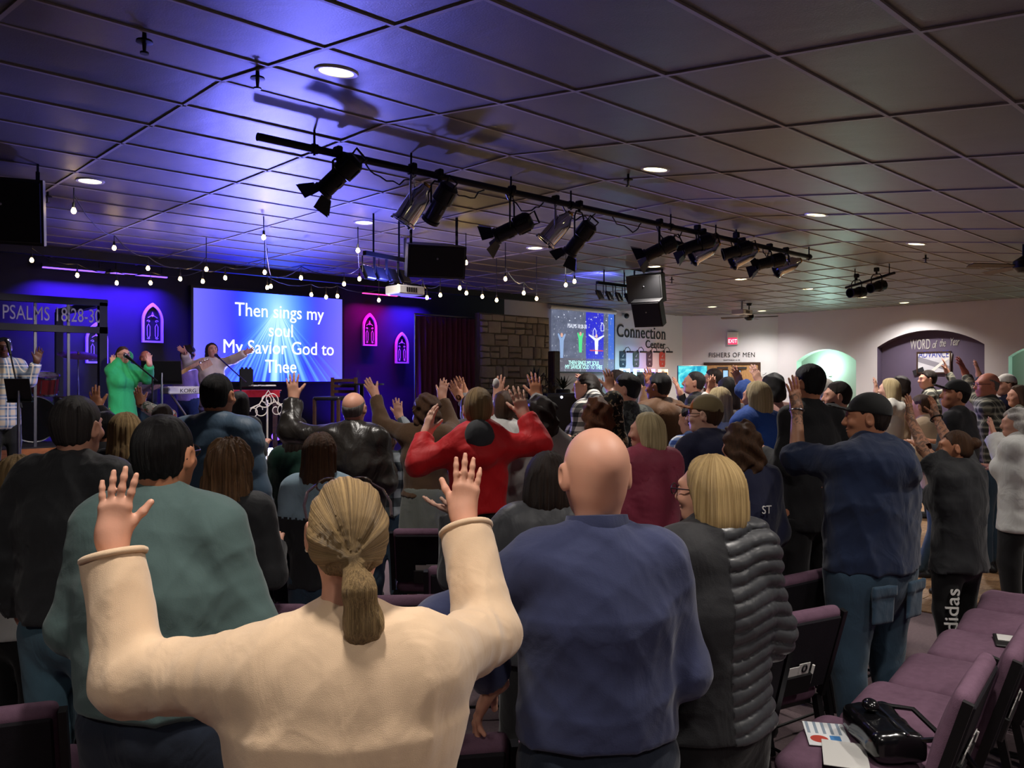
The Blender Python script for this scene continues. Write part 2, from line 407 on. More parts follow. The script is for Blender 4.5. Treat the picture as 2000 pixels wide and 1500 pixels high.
        for ax in range(3):
            o = [(ax + 1) % 3, (ax + 2) % 3]
            A = [slice(1, -1)] * 3; B = [slice(1, -1)] * 3; A[ax] = slice(0, -1); B[ax] = slice(1, None)
            sa, sb = S[tuple(A)], S[tuple(B)]; e = np.nonzero(sa != sb); e = [e[0].copy(), e[1].copy(), e[2].copy()]
            sgn = sa[tuple(e)]
            for q in o: e[q] = e[q] + 1
            def cell(du, dv):
                x = [e[0], e[1], e[2]]; x[o[0]] = x[o[0]] - du; x[o[1]] = x[o[1]] - dv
                return vid[x[0], x[1], x[2]]
            Q = np.stack([cell(1, 1), cell(0, 1), cell(0, 0), cell(1, 0)], 1)
            Q[~sgn] = Q[~sgn][:, ::-1]
            Fq.append(Q)
        Q = np.concatenate(Fq); Q = Q[(Q >= 0).all(1)]
        return P, Q
def relax(P, Q, it=1, f=.5):
    n = len(P)
    for _ in range(it):
        A = np.zeros_like(P); c = np.zeros(n, np.float32)
        for a, b in ((0, 1), (1, 2), (2, 3), (3, 0)):
            for u_, v_ in ((a, b), (b, a)):
                i = Q[:, u_]; j = Q[:, v_]
                for d in range(3): A[:, d] += np.bincount(i, P[j, d], n)
                c += np.bincount(i, minlength=n)
        P = P + f * (A / np.maximum(c, 1)[:, None] - P)
    return P.astype(np.float32)
def npmesh(name, chunks, mats, strand=None, mi=None):
    P = np.concatenate([c[0] for c in chunks]); off = 0; Fs = []
    for p, q in chunks: Fs.append(q + off); off += len(p)
    Q = np.concatenate(Fs).astype(np.int32)
    me = bpy.data.meshes.new(name); me.vertices.add(len(P)); me.vertices.foreach_set('co', P.astype(np.float32).ravel())
    me.loops.add(Q.size); me.loops.foreach_set('vertex_index', Q.ravel())
    me.polygons.add(len(Q)); me.polygons.foreach_set('loop_start', np.arange(0, Q.size, 4, dtype=np.int32))
    me.polygons.foreach_set('use_smooth', np.ones(len(Q), bool))
    for m in (mats if isinstance(mats, list) else [mats]): me.materials.append(M[m] if isinstance(m, str) else m)
    if mi is not None: me.polygons.foreach_set('material_index', mi(P[Q].mean(1)).astype(np.int32))
    if strand is not None:
        at = me.attributes.new('strand', 'FLOAT_VECTOR', 'POINT'); at.data.foreach_set('vector', strand(P).astype(np.float32).ravel())
    me.update(calc_edges=True); me.validate(); return me
def npobj(name, chunks, mats, parent, **kw):
    return link(bpy.data.objects.new(name, npmesh(name, chunks, mats, **kw)), parent)
def rotm(yaw=0, pitch=0, roll=0):   # columns = local axes
    return np.array(Matrix.Rotation(math.radians(yaw), 3, 'Z') @ Matrix.Rotation(math.radians(pitch), 3, 'X') @ Matrix.Rotation(math.radians(roll), 3, 'Y'), dtype=np.float32)
def wrinkle(seed, amp, sc=1.0):
    r = np.random.RandomState(seed); K = [(r.uniform(-1, 1, 3) * V3(1, 1, .8), r.uniform(0, 6.3), r.uniform(10, 42) * sc) for _ in range(7)]
    K = [(k / (np.linalg.norm(k) + 1e-6) * f, p, f) for k, p, f in K]
    def fn(x, y, z):
        wx = .025 * np.sin(9 * z + seed) + .02 * np.sin(13 * y + 2 * x * 7); n = 0
        for k, p, f in K:
            v = np.sin((x + wx) * k[0] + (y + wx) * k[1] + (z - wx) * k[2] + p)
            n = n + (1 - np.abs(v)) ** 2 * (18 / (f + 8)) - .3 * (18 / (f + 8))
        return n * amp
    return fn
def hand_prims(Wp, hd, pn, side, s, curl=.15, spread=.1, fat=1.0):
    """capsules of a hand: wrist Wp, finger direction hd, palm normal pn, thumb on local +x for a left hand"""
    z = hd / np.linalg.norm(hd); y = pn - z * float(pn @ z); y = y / np.linalg.norm(y); x = np.cross(y, z) * (1 if side == 'L' else -1)
    to = lambda a: Wp + s * (a[0] * x + a[1] * y + a[2] * z)
    C = []; rs = fat
    spec = [(.029, .086, .072, .0086), (.0095, .090, .080, .0089), (-.0105, .086, .074, .0085), (-.029, .078, .058, .0075)]
    for i, (mx, mz, L, r) in enumerate(spec):
        k = V3(mx, .0, mz); C.append((to((mx * .55, .002, .004)), to(k), .0155 * s * rs, .0115 * s * rs, .016))
        a = spread * (1.4, .35, -.45, -1.5)[i]; cu = curl * (.75, .9, 1.05, 1.2)[i]; p = k; ang = .35 * cu
        for seg, l in enumerate((.45, .31, .24)):
            d = V3(math.sin(a) * math.cos(ang), math.sin(ang), math.cos(a) * math.cos(ang)); q = p + d * L * l * 1.12
            r0 = r * (1 - .08 * seg); C.append((to(p), to(q), r0 * s * rs, r0 * .93 * s * rs, .006)); p = q; ang += cu * (1.1, .9, .6)[seg]
    C.append((to((.012, .008, .012)), to((.038, .014, .046)), .0165 * s * rs, .0135 * s * rs, .018))
    ta = .55 + spread * 1.2; d = V3(math.sin(ta), .22 + curl * .4, math.cos(ta)); p = V3(.038, .014, .046); q = p + d * .034; C.append((to(p), to(q), .0115 * s * rs, .0102 * s * rs, .008))
    d2 = V3(math.sin(ta - .15), .3 + curl * .6, math.cos(ta - .15)); C.append((to(q), to(q + d2 * .028), .0102 * s * rs, .0085 * s * rs, .006))
    return C
def head_field(fl, hc, R, s, face=1, jaw=1.0):
    T = lambda *a: hc + R @ (V3(*a) * s)
    def E(c, r, k, sub=False, rr=None): fl.ell(T(*c), V3(*r) * s, R if rr is None else R @ rr, k, sub=sub)
    E((0, -.016, .028), (.0775, .095, .086), .02); E((0, .028, -.03), (.060 * jaw, .066, .084), .04)
    E((0, .052, -.086), (.036 * jaw, .036, .028), .03); E((0, -.03, -.03), (.063, .06, .06), .03)
    if face:
        E((0, .083, .030), (.046, .014, .011), .02)
        for q in (-1, 1):
            E((q * .031, .100, .008), (.017, .013, .012), .012, sub=True); E((q * .040, .070, -.025), (.022, .018, .018), .02)
            E((q * .031, .0835, .008), (.013, .011, .011), .004)
        fl.cone(T(0, .090, .016), T(0, .110, -.026), .008 * s, .0125 * s, .012); E((0, .100, -.031), (.018, .012, .009), .008)
        E((0, .090, -.056), (.024, .011, .006), .006); E((0, .089, -.066), (.021, .011, .006), .005); E((0, .093, -.061), (.022, .010, .0015), .004, sub=True)
    for q in (-1, 1):
        E((q * .0815, -.012, -.004), (.009, .021, .034), .008, rr=rotm(-q * 22, -8)); E((q * .090, -.008, .0), (.005, .010, .016), .006, sub=True, rr=rotm(-q * 22))
def strand_fn(hc, R, s, mode):
    def fn(P):
        L = (P - hc) @ R / s
        if mode == 'pony':
            d = L - V3(0, -.105, -.025); u_ = np.stack([d[:, 0], d[:, 2] * .9 + np.where(d[:, 2] < -.0, 0, 0)], 1); a = u_ / (np.linalg.norm(u_, axis=1, keepdims=True) + 1e-4)
            low = (d[:, 2] < -.02) & (np.abs(d[:, 0]) < .05)
            return np.stack([np.where(low, d[:, 0] * 22, a[:, 0] * 1.6), np.where(low, d[:, 1] * 22, a[:, 1] * 1.6), L[:, 2] * .8], 1)
        d = L[:, :2] - V3(0, -.02); rr = np.linalg.norm(d, axis=1, keepdims=True); a = d / (rr + 1e-3)
        if mode == 'curl': return L * 11
        return np.stack([a[:, 0] * 1.6, a[:, 1] * 1.6, L[:, 2] * .9 - rr[:, 0] * 1.5], 1)
    return fn
def hairmesh(kind, hc, R, s, h, seed=0, spine=None, ln=.35):
    T = lambda *a: hc + R @ (V3(*a) * s)
    E = lambda c, r, k=.02, sub=False: fl.ell(T(*c), V3(*r) * s, R, k, sub=sub)
    Cn = lambda a, b, ra, rb, k=.03, fl_=None: fl.cone(T(*a), T(*b), ra * s, rb * s, k, flat=fl_)
    back = R @ V3(0, 1, 0); ext = ln + .05 if kind in ('long', 'wavy', 'bob', 'pony') else .17
    fl = Field(hc - V3(.19, .19, ext) * s - V3(.03, .03, 0), hc + V3(.19, .19, .2) * s + V3(.03, .03, 0), h)
    n = R @ V3(0, .80, -.60); o = T(0, .074, .082); r = np.random.RandomState(seed); mode = 'cap'
    if kind in ('short', 'crop', 'tall'):
        t = {'short': .014, 'crop': .008, 'tall': .019}[kind]
        E((0, -.018, .030), (.0775 + t * .5, .095 + t * .7, .086 + t)); E((0, -.034, -.030), (.0650 + t * .15, .0615 + t * .12, .062), .03)
        if kind == 'tall': E((0, .02, .10), (.06, .07, .032), .04)
        fl.halfspace(o, n, .012); fl.halfspace(T(0, -.05, -.080), R @ V3(0, .1, -1), .03)
        for q in (-1, 1): fl.ell(T(q * .090, .0, -.012), V3(.028, .027, .038) * s, R, .012, sub=True)
        a = .0022
    elif kind == 'fringe':
        E((0, -.017, .027), (.0790, .0965, .0865)); E((0, -.032, -.03), (.0648, .061, .066), .03); fl.halfspace(o, n, .012); fl.halfspace(T(0, -.05, -.082), R @ V3(0, .1, -1), .02); fl.halfspace(T(0, -.09, .030), R @ V3(0, -.5, 1), .02)
        for q in (-1, 1): fl.ell(T(q * .088, .0, -.012), V3(.028, .027, .04) * s, R, .012, sub=True)
        fl.halfspace(T(0, .02, 0), R @ V3(0, 1, 0), .01); a = .0006
    elif kind in ('curly', 'afro'):
        b = .03 if kind == 'curly' else .016
        E((0, -.026, .030), (.078 + b, .096 + b, .090 + b)); E((0, -.05, -.06), (.085 + b, .066 + b, .075), .05)
        if kind == 'curly' and ln > .2: E((0, -.06, -.13), (.12, .075, .08), .06)
        fl.halfspace(T(0, .066, .07), R @ V3(0, .86, -.5), .03); a = .010 if kind == 'curly' else .004; mode = 'curl'
    elif kind == 'bob':
        E((0, -.018, .032), (.090, .108, .100)); E((0, -.035, -.03), (.100, .093, .10), .05); E((0, -.04, -.10), (.108, .090, .085), .05)
        fl.halfspace(T(0, .060, .06), R @ V3(0, .93, -.36), .03); fl.halfspace(T(0, 0, -ln), R @ V3(0, .25, -1), .02); a = .0026
    elif kind in ('long', 'wavy'):
        b = .012 if kind == 'long' else .022
        E((0, -.018, .032), (.076 + b, .096 + b, .089 + b)); y0 = V3(0, 1, 0)
        Cn((0, -.045, .0), (0, -.07, -.13), .092, .088, .05, (back, .72)); Cn((0, -.07, -.13), (0, -.112, -ln + .05), .09 if kind == 'long' else .115, .075 if kind == 'long' else .135, .05, (back, .42))
        fl.halfspace(T(0, .052, .06), R @ V3(0, .95, -.3), .03); a = .0045 if kind == 'long' else .009
    elif kind == 'pony':
        E((0, -.018, .031), (.082, .101, .094)); E((0, -.05, -.02), (.078, .066, .065), .04); Cn((0, -.08, .0), (0, -.118, -.028), .05, .018, .04)
        p = V3(0, -.122, -.032); q = V3(.012, -.150, -.09); Cn(p, q, .016, .030, .012); q2 = V3(.022, -.148, -.16); Cn(q, q2, .030, .036, .02, (back, .75)); q3 = V3(.020, -.125, -ln + .02); Cn(q2, q3, .036, .016, .02, (back, .6))
        fl.halfspace(T(0, .070, .075), R @ V3(0, .83, -.56), .012)
        for q_ in (-1, 1): fl.ell(T(q_ * .092, .01, -.02), V3(.03, .03, .045) * s, R, .012, sub=True)
        a = .0028; mode = 'pony'
    elif kind == 'bun':
        E((0, -.018, .031), (.081, .100, .093)); E((0, -.05, -.02), (.075, .064, .06), .03); E((0, -.125, .034), (.048, .044, .042), .008)
        fl.halfspace(T(0, .070, .075), R @ V3(0, .80, -.6), .012)
        for q_ in (-1, 1): fl.ell(T(q_ * .092, .01, -.02), V3(.03, .03, .045) * s, R, .012, sub=True)
        a = .003
    fn = strand_fn(hc, R, s, mode); f1, f2 = r.uniform(7, 10), r.uniform(14, 20); p1, p2, p3 = r.uniform(0, 6, 3)
    def disp(x, y, z):
        S = fn(np.stack([x, y, z], 1))
        if mode == 'curl': return a * (np.sin(S[:, 0] * 5 + 2 * np.sin(S[:, 2] * 3 + p1)) * np.sin(S[:, 1] * 5 + p2) + .6 * np.sin(S[:, 2] * 6.3 + S[:, 0] * 4 + p3))
        tw = (1.2 if kind == 'wavy' else .25) * np.sin(S[:, 2] * (26 if kind == 'wavy' else 9) + p3)
        w1 = 1.3 * np.sin(S[:, 0] * 2.3 + S[:, 2] * 3 + p2) + .9 * np.sin(S[:, 1] * 3.7 - S[:, 2] * 2 + p1)
        return a * (np.sin(S[:, 0] * f1 + S[:, 1] * 4 + p1 + tw + w1) * .6 + np.sin(S[:, 1] * f2 + S[:, 0] * 5 + p2 + tw - w1) * .4 + .5 * np.sin(S[:, 0] * 31 + S[:, 1] * 27 + 2 * w1 + p3))
    fl.displace(disp); P, Q = fl.net(); return [(relax(P, Q), Q)], fn
def person(label, px, py, Y, yaw, top, hair, skin='fair', H=None, base=0.0, bulk=1.0, fem=0, arms=None, hy=0, hp=0, hr=0, lean=0, bottom=('jeans', 'pants'), res=1.0,
           topk=None, extra=(), hat=None, group=None, glasses=None, jaw=1.0, seed=None, face=1, belly=0, sleeve='long', shoes='shoe_dark', hs=None, al=1.0, zd=0.0):
    seed = seed if seed is not None else int(px * 7 + py) % 9973; rnd = np.random.RandomState(seed)
    q = max(.8, Y / 3.2) * res; hf = min(.011, .0042 * q); hb = min(.026, .0125 * q); ht = min(.022, .0085 * q)
    zt = HC - (py - CY) / F * Y - base - (.018 if not hat else .026); H = H or zt
    s = hs or (.95 * min(1.05, max(.92, H / 1.72)) * (1.0 if not fem else .96))
    topz = zt - .118 * s                                  # head centre height
    head_w = W((px - CX) / F * Y, Y, 0); rz = math.radians(yaw - 43.3)
    root = empty('person', (head_w.x, head_w.y, base), rz, label, 'person', group)
    cz, sz = math.cos(-rz), math.sin(-rz)
    def loc(p):                                          # room point -> person space
        d = (p[0] - head_w.x, p[1] - head_w.y); return V3(d[0] * cz - d[1] * sz, d[0] * sz + d[1] * cz, p[2] - base)
    def locd(dx, dz, dy=0):                              # camera-space direction -> person space
        v = W(dx, dy); return V3(v.x * cz - v.y * sz, v.x * sz + v.y * cz, dz)
    lt = math.tan(math.radians(lean))
    sy = lambda z: -(H * .9 - z) * lt * (1 if z > .5 * H else .4 * z / (.5 * H) + .6) if lean else 0.0
    SPN = lambda k, y=0: V3(0, sy(k * H) - .015 + y, k * H)
    bw = bulk * H / 1.72; hc = V3(0, .012, topz); R = rotm(hy, hp, hr)
    sh = (.158 if not fem else .142) * H / 1.72 * (.8 + .2 * bulk) ; zs = 1 - (.308 * s / .95 + .02 * max(0, bulk - 1) + (.012 if base else 0)) / H - zd
    SH = {'L': V3(-sh, sy(zs * H) - .02, zs * H), 'R': V3(sh, sy(zs * H) - .02, zs * H)}
    L1, L2 = .172 * H * al, .150 * H * al; EL, WR, HD, PN, CU, SP = {}, {}, {}, {}, {}, {}
    arms = arms or {}
    for sd in 'LR':
        g = -1 if sd == 'L' else 1; A = arms.get(sd, 'down'); S = SH[sd]
        CU[sd], SP[sd] = .35, .06
        if isinstance(A, str):
            if A == 'down': E = S + V3(g * .07, -.02, -L1); Wt = E + V3(g * .01, .07, -L2 * .95)
            elif A == 'front': E = S + V3(g * .06, -.0, -L1 * .97); Wt = E + V3(-g * .06, L2 * .9, .08)
            elif A == 'clasp': E = S + V3(g * .08, .02, -L1 * .95); Wt = E + V3(-g * .15, L2 * .75, -.02)
            elif A == 'pocket': E = S + V3(g * .11, -.05, -L1 * .93); Wt = E + V3(-g * .05, .08, -L2 * .9)
            hd = Wt - E; pn = V3(-g, 0, 0) if A != 'front' else V3(0, .3, -1); EL[sd], WR[sd], HD[sd], PN[sd] = E, Wt, hd, pn
            if A == 'clasp': PN[sd] = V3(-g, 0, -.3)
            continue
        wx, wy, dY = A['w']; Wt = loc(U(wx, wy, Y + dY)); v = Wt - S; d = float(np.linalg.norm(v)); mx = (L1 + L2) * .995
        if d > mx:
            if d < mx * 1.12: L1 *= d / mx; L2 *= d / mx
            else: Wt = S + v / d * mx; d = mx; v = Wt - S
        d = float(np.linalg.norm(v)); a_ = (L1 * L1 - L2 * L2 + d * d) / (2 * d); hgt = math.sqrt(max(0, L1 * L1 - a_ * a_)); u_ = v / d
        hint = (loc(U(A['e'][0], A['e'][1], Y + (A['e'][2] if len(A['e']) > 2 else dY * .4))) - S) if 'e' in A else V3(g * .55, -.15, -1)
        hn = hint - u_ * float(hint @ u_); hn = hn / (np.linalg.norm(hn) + 1e-6); E = S + u_ * a_ + hn * hgt
        EL[sd], WR[sd] = E, Wt
        fd = (Wt - E) / np.linalg.norm(Wt - E)
        if 't' in A: tp = loc(U(A['t'][0], A['t'][1], Y + dY + (A['t'][2] if len(A['t']) > 2 else 0))); HD[sd] = tp - Wt
        else: HD[sd] = fd * .6 + V3(0, .05, .6)
        PN[sd] = locd(*A['p']) if 'p' in A else V3(0, 1, .1)
        CU[sd] = A.get('c', .18); SP[sd] = A.get('s', .10)
        if d > mx * .999: pass
    # --- body -------------------------------------------------------------------------------------------------
    hip = .085 * bw * (1.05 if fem else 1); bot_col, bot_kind = bottom if bottom else (None, None)
    KN = {k: V3(g * (hip + .012), .012 + sy(.28 * H), .282 * H) for k, g in (('L', -1), ('R', 1))}; AN = {k: V3(g * (hip + .02), -.02, .045 * H) for k, g in (('L', -1), ('R', 1))}
    HP = {k: V3(g * hip, sy(.5 * H) - .01, .50 * H) for k, g in (('L', -1), ('R', 1))}
    yb = V3(0, 1, 0); wst = (.148 if not fem else .134) * bw; hpw = (.162 if not fem else .172) * bw; ch = (.170 if not fem else .155) * (.75 * bw + .25)
    def torso(fl, e, lo=None, hem=None, k=.05):
        c = [(V3(0, 0, hem), V3(0, 0, -1))] if hem is not None else []
        fl.cone(SPN(.525 if hem is None else max(.42, hem / H)), SPN(.60), hpw, wst, k, (yb, .70), c, e); fl.cone(SPN(.60), SPN(.73), wst, ch, k, (yb, .70), c, e)
        fl.cone(SPN(.73), SPN(zs - .02), ch, .11 * bw ** .5, k, (yb, .66), c, e); fl.cone(SH['L'] + V3(.03, 0, .008), SH['R'] + V3(-.03, 0, .008), .052 * bw ** .5, .052 * bw ** .5, k, None, c, e)
        fl.cone(SPN(zs - .005), SPN(zs + .037), .085, .060, .04, None, c, e * .5)
        if fem:
            for g in (-1, 1): fl.ell(SPN(.725) + V3(g * .065, .085 * bw, 0), V3(.06, .06, .065), None, .04, c, e)
        if belly: fl.ell(SPN(.60) + V3(0, .06, 0), V3(.15 * bw, .13 * bw, .14), None, .06, c, e + belly)
    def arm(fl, sd, e, upto=1.0, k=.03, loose=0.0, cut=True):
        S, E, Wt = SH[sd], EL[sd], WR[sd]; b = .8 + .2 * bulk
        fl.cone(S, S + (E - S) * .12, .054 * b, .052 * b, .05, e=e)
        if upto <= .5:
            t = upto / .5; q_ = S + (E - S) * t; dn = (E - S) / np.linalg.norm(E - S)
            fl.cone(S, q_, .050 * b, (.050 - .008 * t) * b + loose, k, cuts=[(q_ - dn * .01, dn)], e=e); return
        fl.cone(S, E, .050 * b, .041 * b + loose * .6, k, e=e)
        t = (upto - .5) / .5; dn = (Wt - E) / np.linalg.norm(Wt - E); q_ = E + (Wt - E) * t
        fl.cone(E, q_ + dn * .03, .042 * b + loose * .6, .028 + .012 * (1 - t) + loose, k, cuts=[(q_, dn)] if cut else (), e=e)
    def legs(fl, e, z1=.045, k=.03, loose=0.0):
        for sd in 'LR':
            c = [(V3(0, 0, z1 * H), V3(0, 0, -1))]
            fl.cone(HP[sd], KN[sd], .088 * bw, .056 * bw ** .5 + loose, k, cuts=c, e=e); fl.cone(KN[sd], AN[sd], .056 * bw ** .5 + loose, .036 + loose, k, cuts=c, e=e)
    allp = np.stack([*SH.values(), *EL.values(), *WR.values(), *AN.values(), hc, SPN(.5)]); lo, hi = allp.min(0) - .22, allp.max(0) + .22; lo[2] = .0
    hbox = (hc - V3(.13, .15, .145) * s, hc + V3(.13, .15, .16) * s); boxes = [hbox]; chunks = []
    fl = Field(lo, hi, hb); torso(fl, -.012); legs(fl, -.006)
    neck = (SPN(zs - .005), hc + R @ V3(0, -.022, -.05) * s)
    fl.cone(neck[0], neck[1], .057 * bw ** .25, .050 * s * (1 if not fem else .92), .03)
    HPR = {}
    for sd in 'LR':
        arm(fl, sd, -.004 if sleeve != 'long' else -.008, cut=False)
        if arms.get(sd) == 'none': continue
        HPR[sd] = hand_prims(WR[sd], HD[sd], PN[sd], sd, .98 * s / .95 * (1 if not fem else .93), CU[sd], SP[sd], 1.0 if Y < 5 else 1.12)
        dn_ = WR[sd] - EL[sd]; pp = np.array([c[0] for c in HPR[sd]] + [c[1] for c in HPR[sd]] + [WR[sd] - dn_ / np.linalg.norm(dn_) * .07]); boxes.append((pp.min(0) - .02, pp.max(0) + .02))
    P, Q = fl.net(); c = P[Q].mean(1); keep = np.ones(len(Q), bool)
    for i_, (a, b) in enumerate(boxes):
        rm = ((c > a + hb * .6) & (c < b - hb * .6)).all(1)
        if i_: sd = list(HPR)[i_ - 1]; rm &= ((c - WR[sd]) @ (HD[sd] / np.linalg.norm(HD[sd]))) > .012
        keep &= ~rm
    chunks.append((P, Q[keep]))
    fl = Field(*hbox, hf); head_field(fl, hc, R, s, face, jaw); fl.cone(neck[0], neck[1], .057 * bw ** .25, .050 * s * (1 if not fem else .92), .03)
    def clip(fl, a, b):
        P, Q = fl.net(); c = P[Q].mean(1); return P, Q[((c > a - 1e-3) & (c < b + 1e-3)).all(1)]
    chunks.append(clip(fl, *hbox))
    for sd, cs in HPR.items():
        a, b = boxes[1 + list(HPR).index(sd)]; fl = Field(a, b, min(hf, .0085)); e_, w_ = EL[sd], WR[sd]
        for p in cs: fl.cone(*p)
        dn = (w_ - e_) / np.linalg.norm(w_ - e_); fl.cone(w_ - dn * .14, w_ + dn * .012, .0315, .0265 * s, .03); chunks.append(clip(fl, a, b))
    def inked(C):                                        # tattooed skin only along the arms
        m_ = np.zeros(len(C), bool)
        for sd in 'LR':
            for a, b, r_ in ((EL[sd], WR[sd], .085), (SH[sd] * .4 + EL[sd] * .6, EL[sd], .085)):
                t_ = np.clip(((C - a) @ (b - a)) / float((b - a) @ (b - a)), 0, 1)[:, None]; m_ |= np.linalg.norm(C - a - t_ * (b - a), axis=1) < r_
        return m_
    body = npobj('body', chunks, [M['skin_tan'], M['skin_tattoo']] if skin == 'tattoo' else M['skin_' + skin], root, mi=inked if skin == 'tattoo' else None)
    # --- clothes ----------------------------------------------------------------------------------------------
    tk = dict(e=.016, hem=.49, loose=.006, wr=.0055, upto=.97, collar=.02); tk.update(topk or {})
    if sleeve == 'short': tk['upto'] = .34
    if sleeve == 'half': tk['upto'] = .52
    if sleeve == 'none': tk['upto'] = None
    lo2 = lo.copy(); lo2[2] = tk['hem'] * H - .05; hi2 = hi.copy(); hi2[2] = min(hi[2], max(hc[2] - .02, EL['L'][2] + .12, EL['R'][2] + .12, WR['L'][2] + .08, WR['R'][2] + .08))
    fl = Field(lo2, hi2, ht); torso(fl, tk['e'], hem=tk['hem'] * H)
    if tk['upto']:
        for sd in 'LR': arm(fl, sd, tk['e'] * .8, tk['upto'], loose=tk['loose'])
    if tk['collar']: fl.cone(SPN(zs - .005), SPN(zs + .028) + V3(0, .01, tk['collar'] - .02), .085, .068, .03, cuts=[(SPN(zs + .028) + V3(0, 0, tk['collar']), V3(0, .18, 1))], e=tk['e'] * .5)
    for ex in extra:
        if ex[0] == 'hood':
            fl.ell(SPN(zs + .005) + V3(0, -.085 - .03 * (bulk - 1), -.03), V3(.135, .085, .10) * ex[1], rotm(0, -18), .02); fl.cone(SPN(zs + .045) + V3(-.09, -.03, -.01), SPN(zs + .045) + V3(.09, -.03, -.01), .042, .042, .03)
    fl.displace(wrinkle(seed, tk['wr']))
    if 'quilt' in tk:
        p_, a_ = tk['quilt']; z0 = tk.get('qz', 0)
        if tk.get('diamond'): fl.displace(lambda x, y, z: a_ * (np.abs(np.sin((z + x * .8 + y * .8) * math.pi / p_)) * np.abs(np.sin((z - x * .8 - y * .8) * math.pi / p_)) - .4))
        else: fl.displace(lambda x, y, z: a_ * (np.abs(np.sin((z + .012 * np.sin(x * 21 + seed) + .02 * np.abs(x)) * math.pi / p_)) ** .6 - .6) * (x > tk.get('qx', -9)))
    P, Q = fl.net(); npobj(tk.get('name', 'top'), [(relax(P, Q, 1, .35), Q)], tk['mats'] if 'mats' in tk else top, root, mi=tk.get('mi'))
    if 'ring' in tk:                                     # neckband or stand collar
        kz, rx, ry, rt, hgt, mt_ = tk['ring']; b_ = MB(); c_ = SPN(zs + kz) + V3(0, .012, 0); prof = [(1.0, 0), (1.02, hgt * .5), (.94, hgt)]; n_ = 28; vs = []
        for inner in (0, 1):
            for f_, z_ in (prof if not inner else prof[::-1]):
                for k_ in range(n_):
                    a_ = 2 * math.pi * k_ / n_; r_ = f_ - (rt / rx if inner else 0); vs.append((c_[0] + rx * r_ * math.cos(a_), c_[1] + ry * r_ * math.sin(a_), c_[2] + z_ - .10 * ry * 4 * math.sin(a_) * .35))
        m_ = 6; b_.add(vs, [(i * n_ + k_, i * n_ + (k_ + 1) % n_, ((i + 1) % m_) * n_ + (k_ + 1) % n_, ((i + 1) % m_) * n_ + k_) for i in range(m_) for k_ in range(n_)]); b_.build('collar', mt_, root, 60)
    if 'cuff' in tk and tk['upto'] and tk['upto'] > .5:
        for sd in 'LR':
            dn = WR[sd] - EL[sd]; t_ = (tk['upto'] - .5) / .5; q_ = EL[sd] + dn * t_; r_ = .028 + .012 * (1 - t_) + tk['loose'] + tk['e'] * .8; Rr = frame(Vector(dn.tolist())); b_ = MB()
            b_.tube([Vector(q_.tolist()) + Rr @ Vector((r_ * .97 * math.cos(a_), r_ * .97 * math.sin(a_), -.004)) for a_ in (2 * math.pi * k_ / 26 for k_ in range(26))], tk['cuff'], 8, True); b_.build('cuff', top, root, 180)
    if bottom:
        lo3, hi3 = lo.copy(), hi.copy(); lo3[0], hi3[0] = -.32 * max(1, bw), .32 * max(1, bw); lo3[1] = min(-.3, HP['L'][1] - .25); hi3[1] = .3; hi3[2] = .60 * H; hb3 = ht * 1.25
        fl = Field(lo3, hi3, hb3)
        if bot_kind == 'skirt':
            zz = .27 * H; fl.cone(SPN(.55), V3(0, -.02, zz), hpw * 1.04, hpw * 1.28, .03, (yb, .75), [(V3(0, 0, zz + .02), V3(0, 0, -1))])
            fl.displace(lambda x, y, z: .010 * np.sin(np.arctan2(y, x) * 11 + 1.5 * np.sin(z * 9)) * np.clip((.6 * H - z) * 3, 0, 1))
        else:
            fl.cone(SPN(.515), SPN(.56), hpw * .97, wst * .95, .05, (yb, .74)); legs(fl, .010 if bot_kind != 'tight' else .004, .03, loose=.012 if bot_kind == 'pants' else 0)
            fl.displace(wrinkle(seed + 5, .0032 if bot_kind != 'tight' else .0015))
        fl.halfspace(V3(0, 0, (tk['hem'] + .045) * H), V3(0, 0, 1)); P, Q = fl.net(); npobj('skirt' if bot_kind == 'skirt' else 'trousers', [(relax(P, Q, 1, .35), Q)], M[bot_col], root)
        if shoes:
            for sd in 'LR':
                o = link(bpy.data.objects.new('shoe', SHOE[shoes]), root); o.location = AN[sd] * V3(1, 1, 0)
    # --- hair, hat, eyes ---------------------------------------------------------------------------------------
    if hair:
        kind, colr = hair[:2]; ln = hair[2] if len(hair) > 2 else .35
        ch_, fn = hairmesh(kind, hc, R, s, max(hf, .0045), seed, ln=ln); npobj('hair', ch_, M['hair_' + colr], root, strand=fn)
    T = lambda *a: hc + R @ (V3(*a) * s)
    if 'beard' in extra:
        fl = Field(hc - V3(.13, .15, .16) * s, hc + V3(.13, .16, .1) * s, hf); fl.ell(T(0, .030, -.034), V3(.064, .068, .086) * s, R, .02); fl.ell(T(0, .054, -.088), V3(.042, .040, .032) * s, R, .03)
        fl.halfspace(T(0, .06, -.038), R @ V3(0, .35, 1), .01); fl.halfspace(T(0, .012, 0), R @ V3(0, -1, 0), .01); fl.ell(T(0, .1, -.06), V3(.026, .03, .010) * s, R, .006, sub=True); P, Q = fl.net(); npobj('beard', [(P, Q)], M['hair_' + hair[1]], root, strand=strand_fn(hc, R, s, 'cap'))
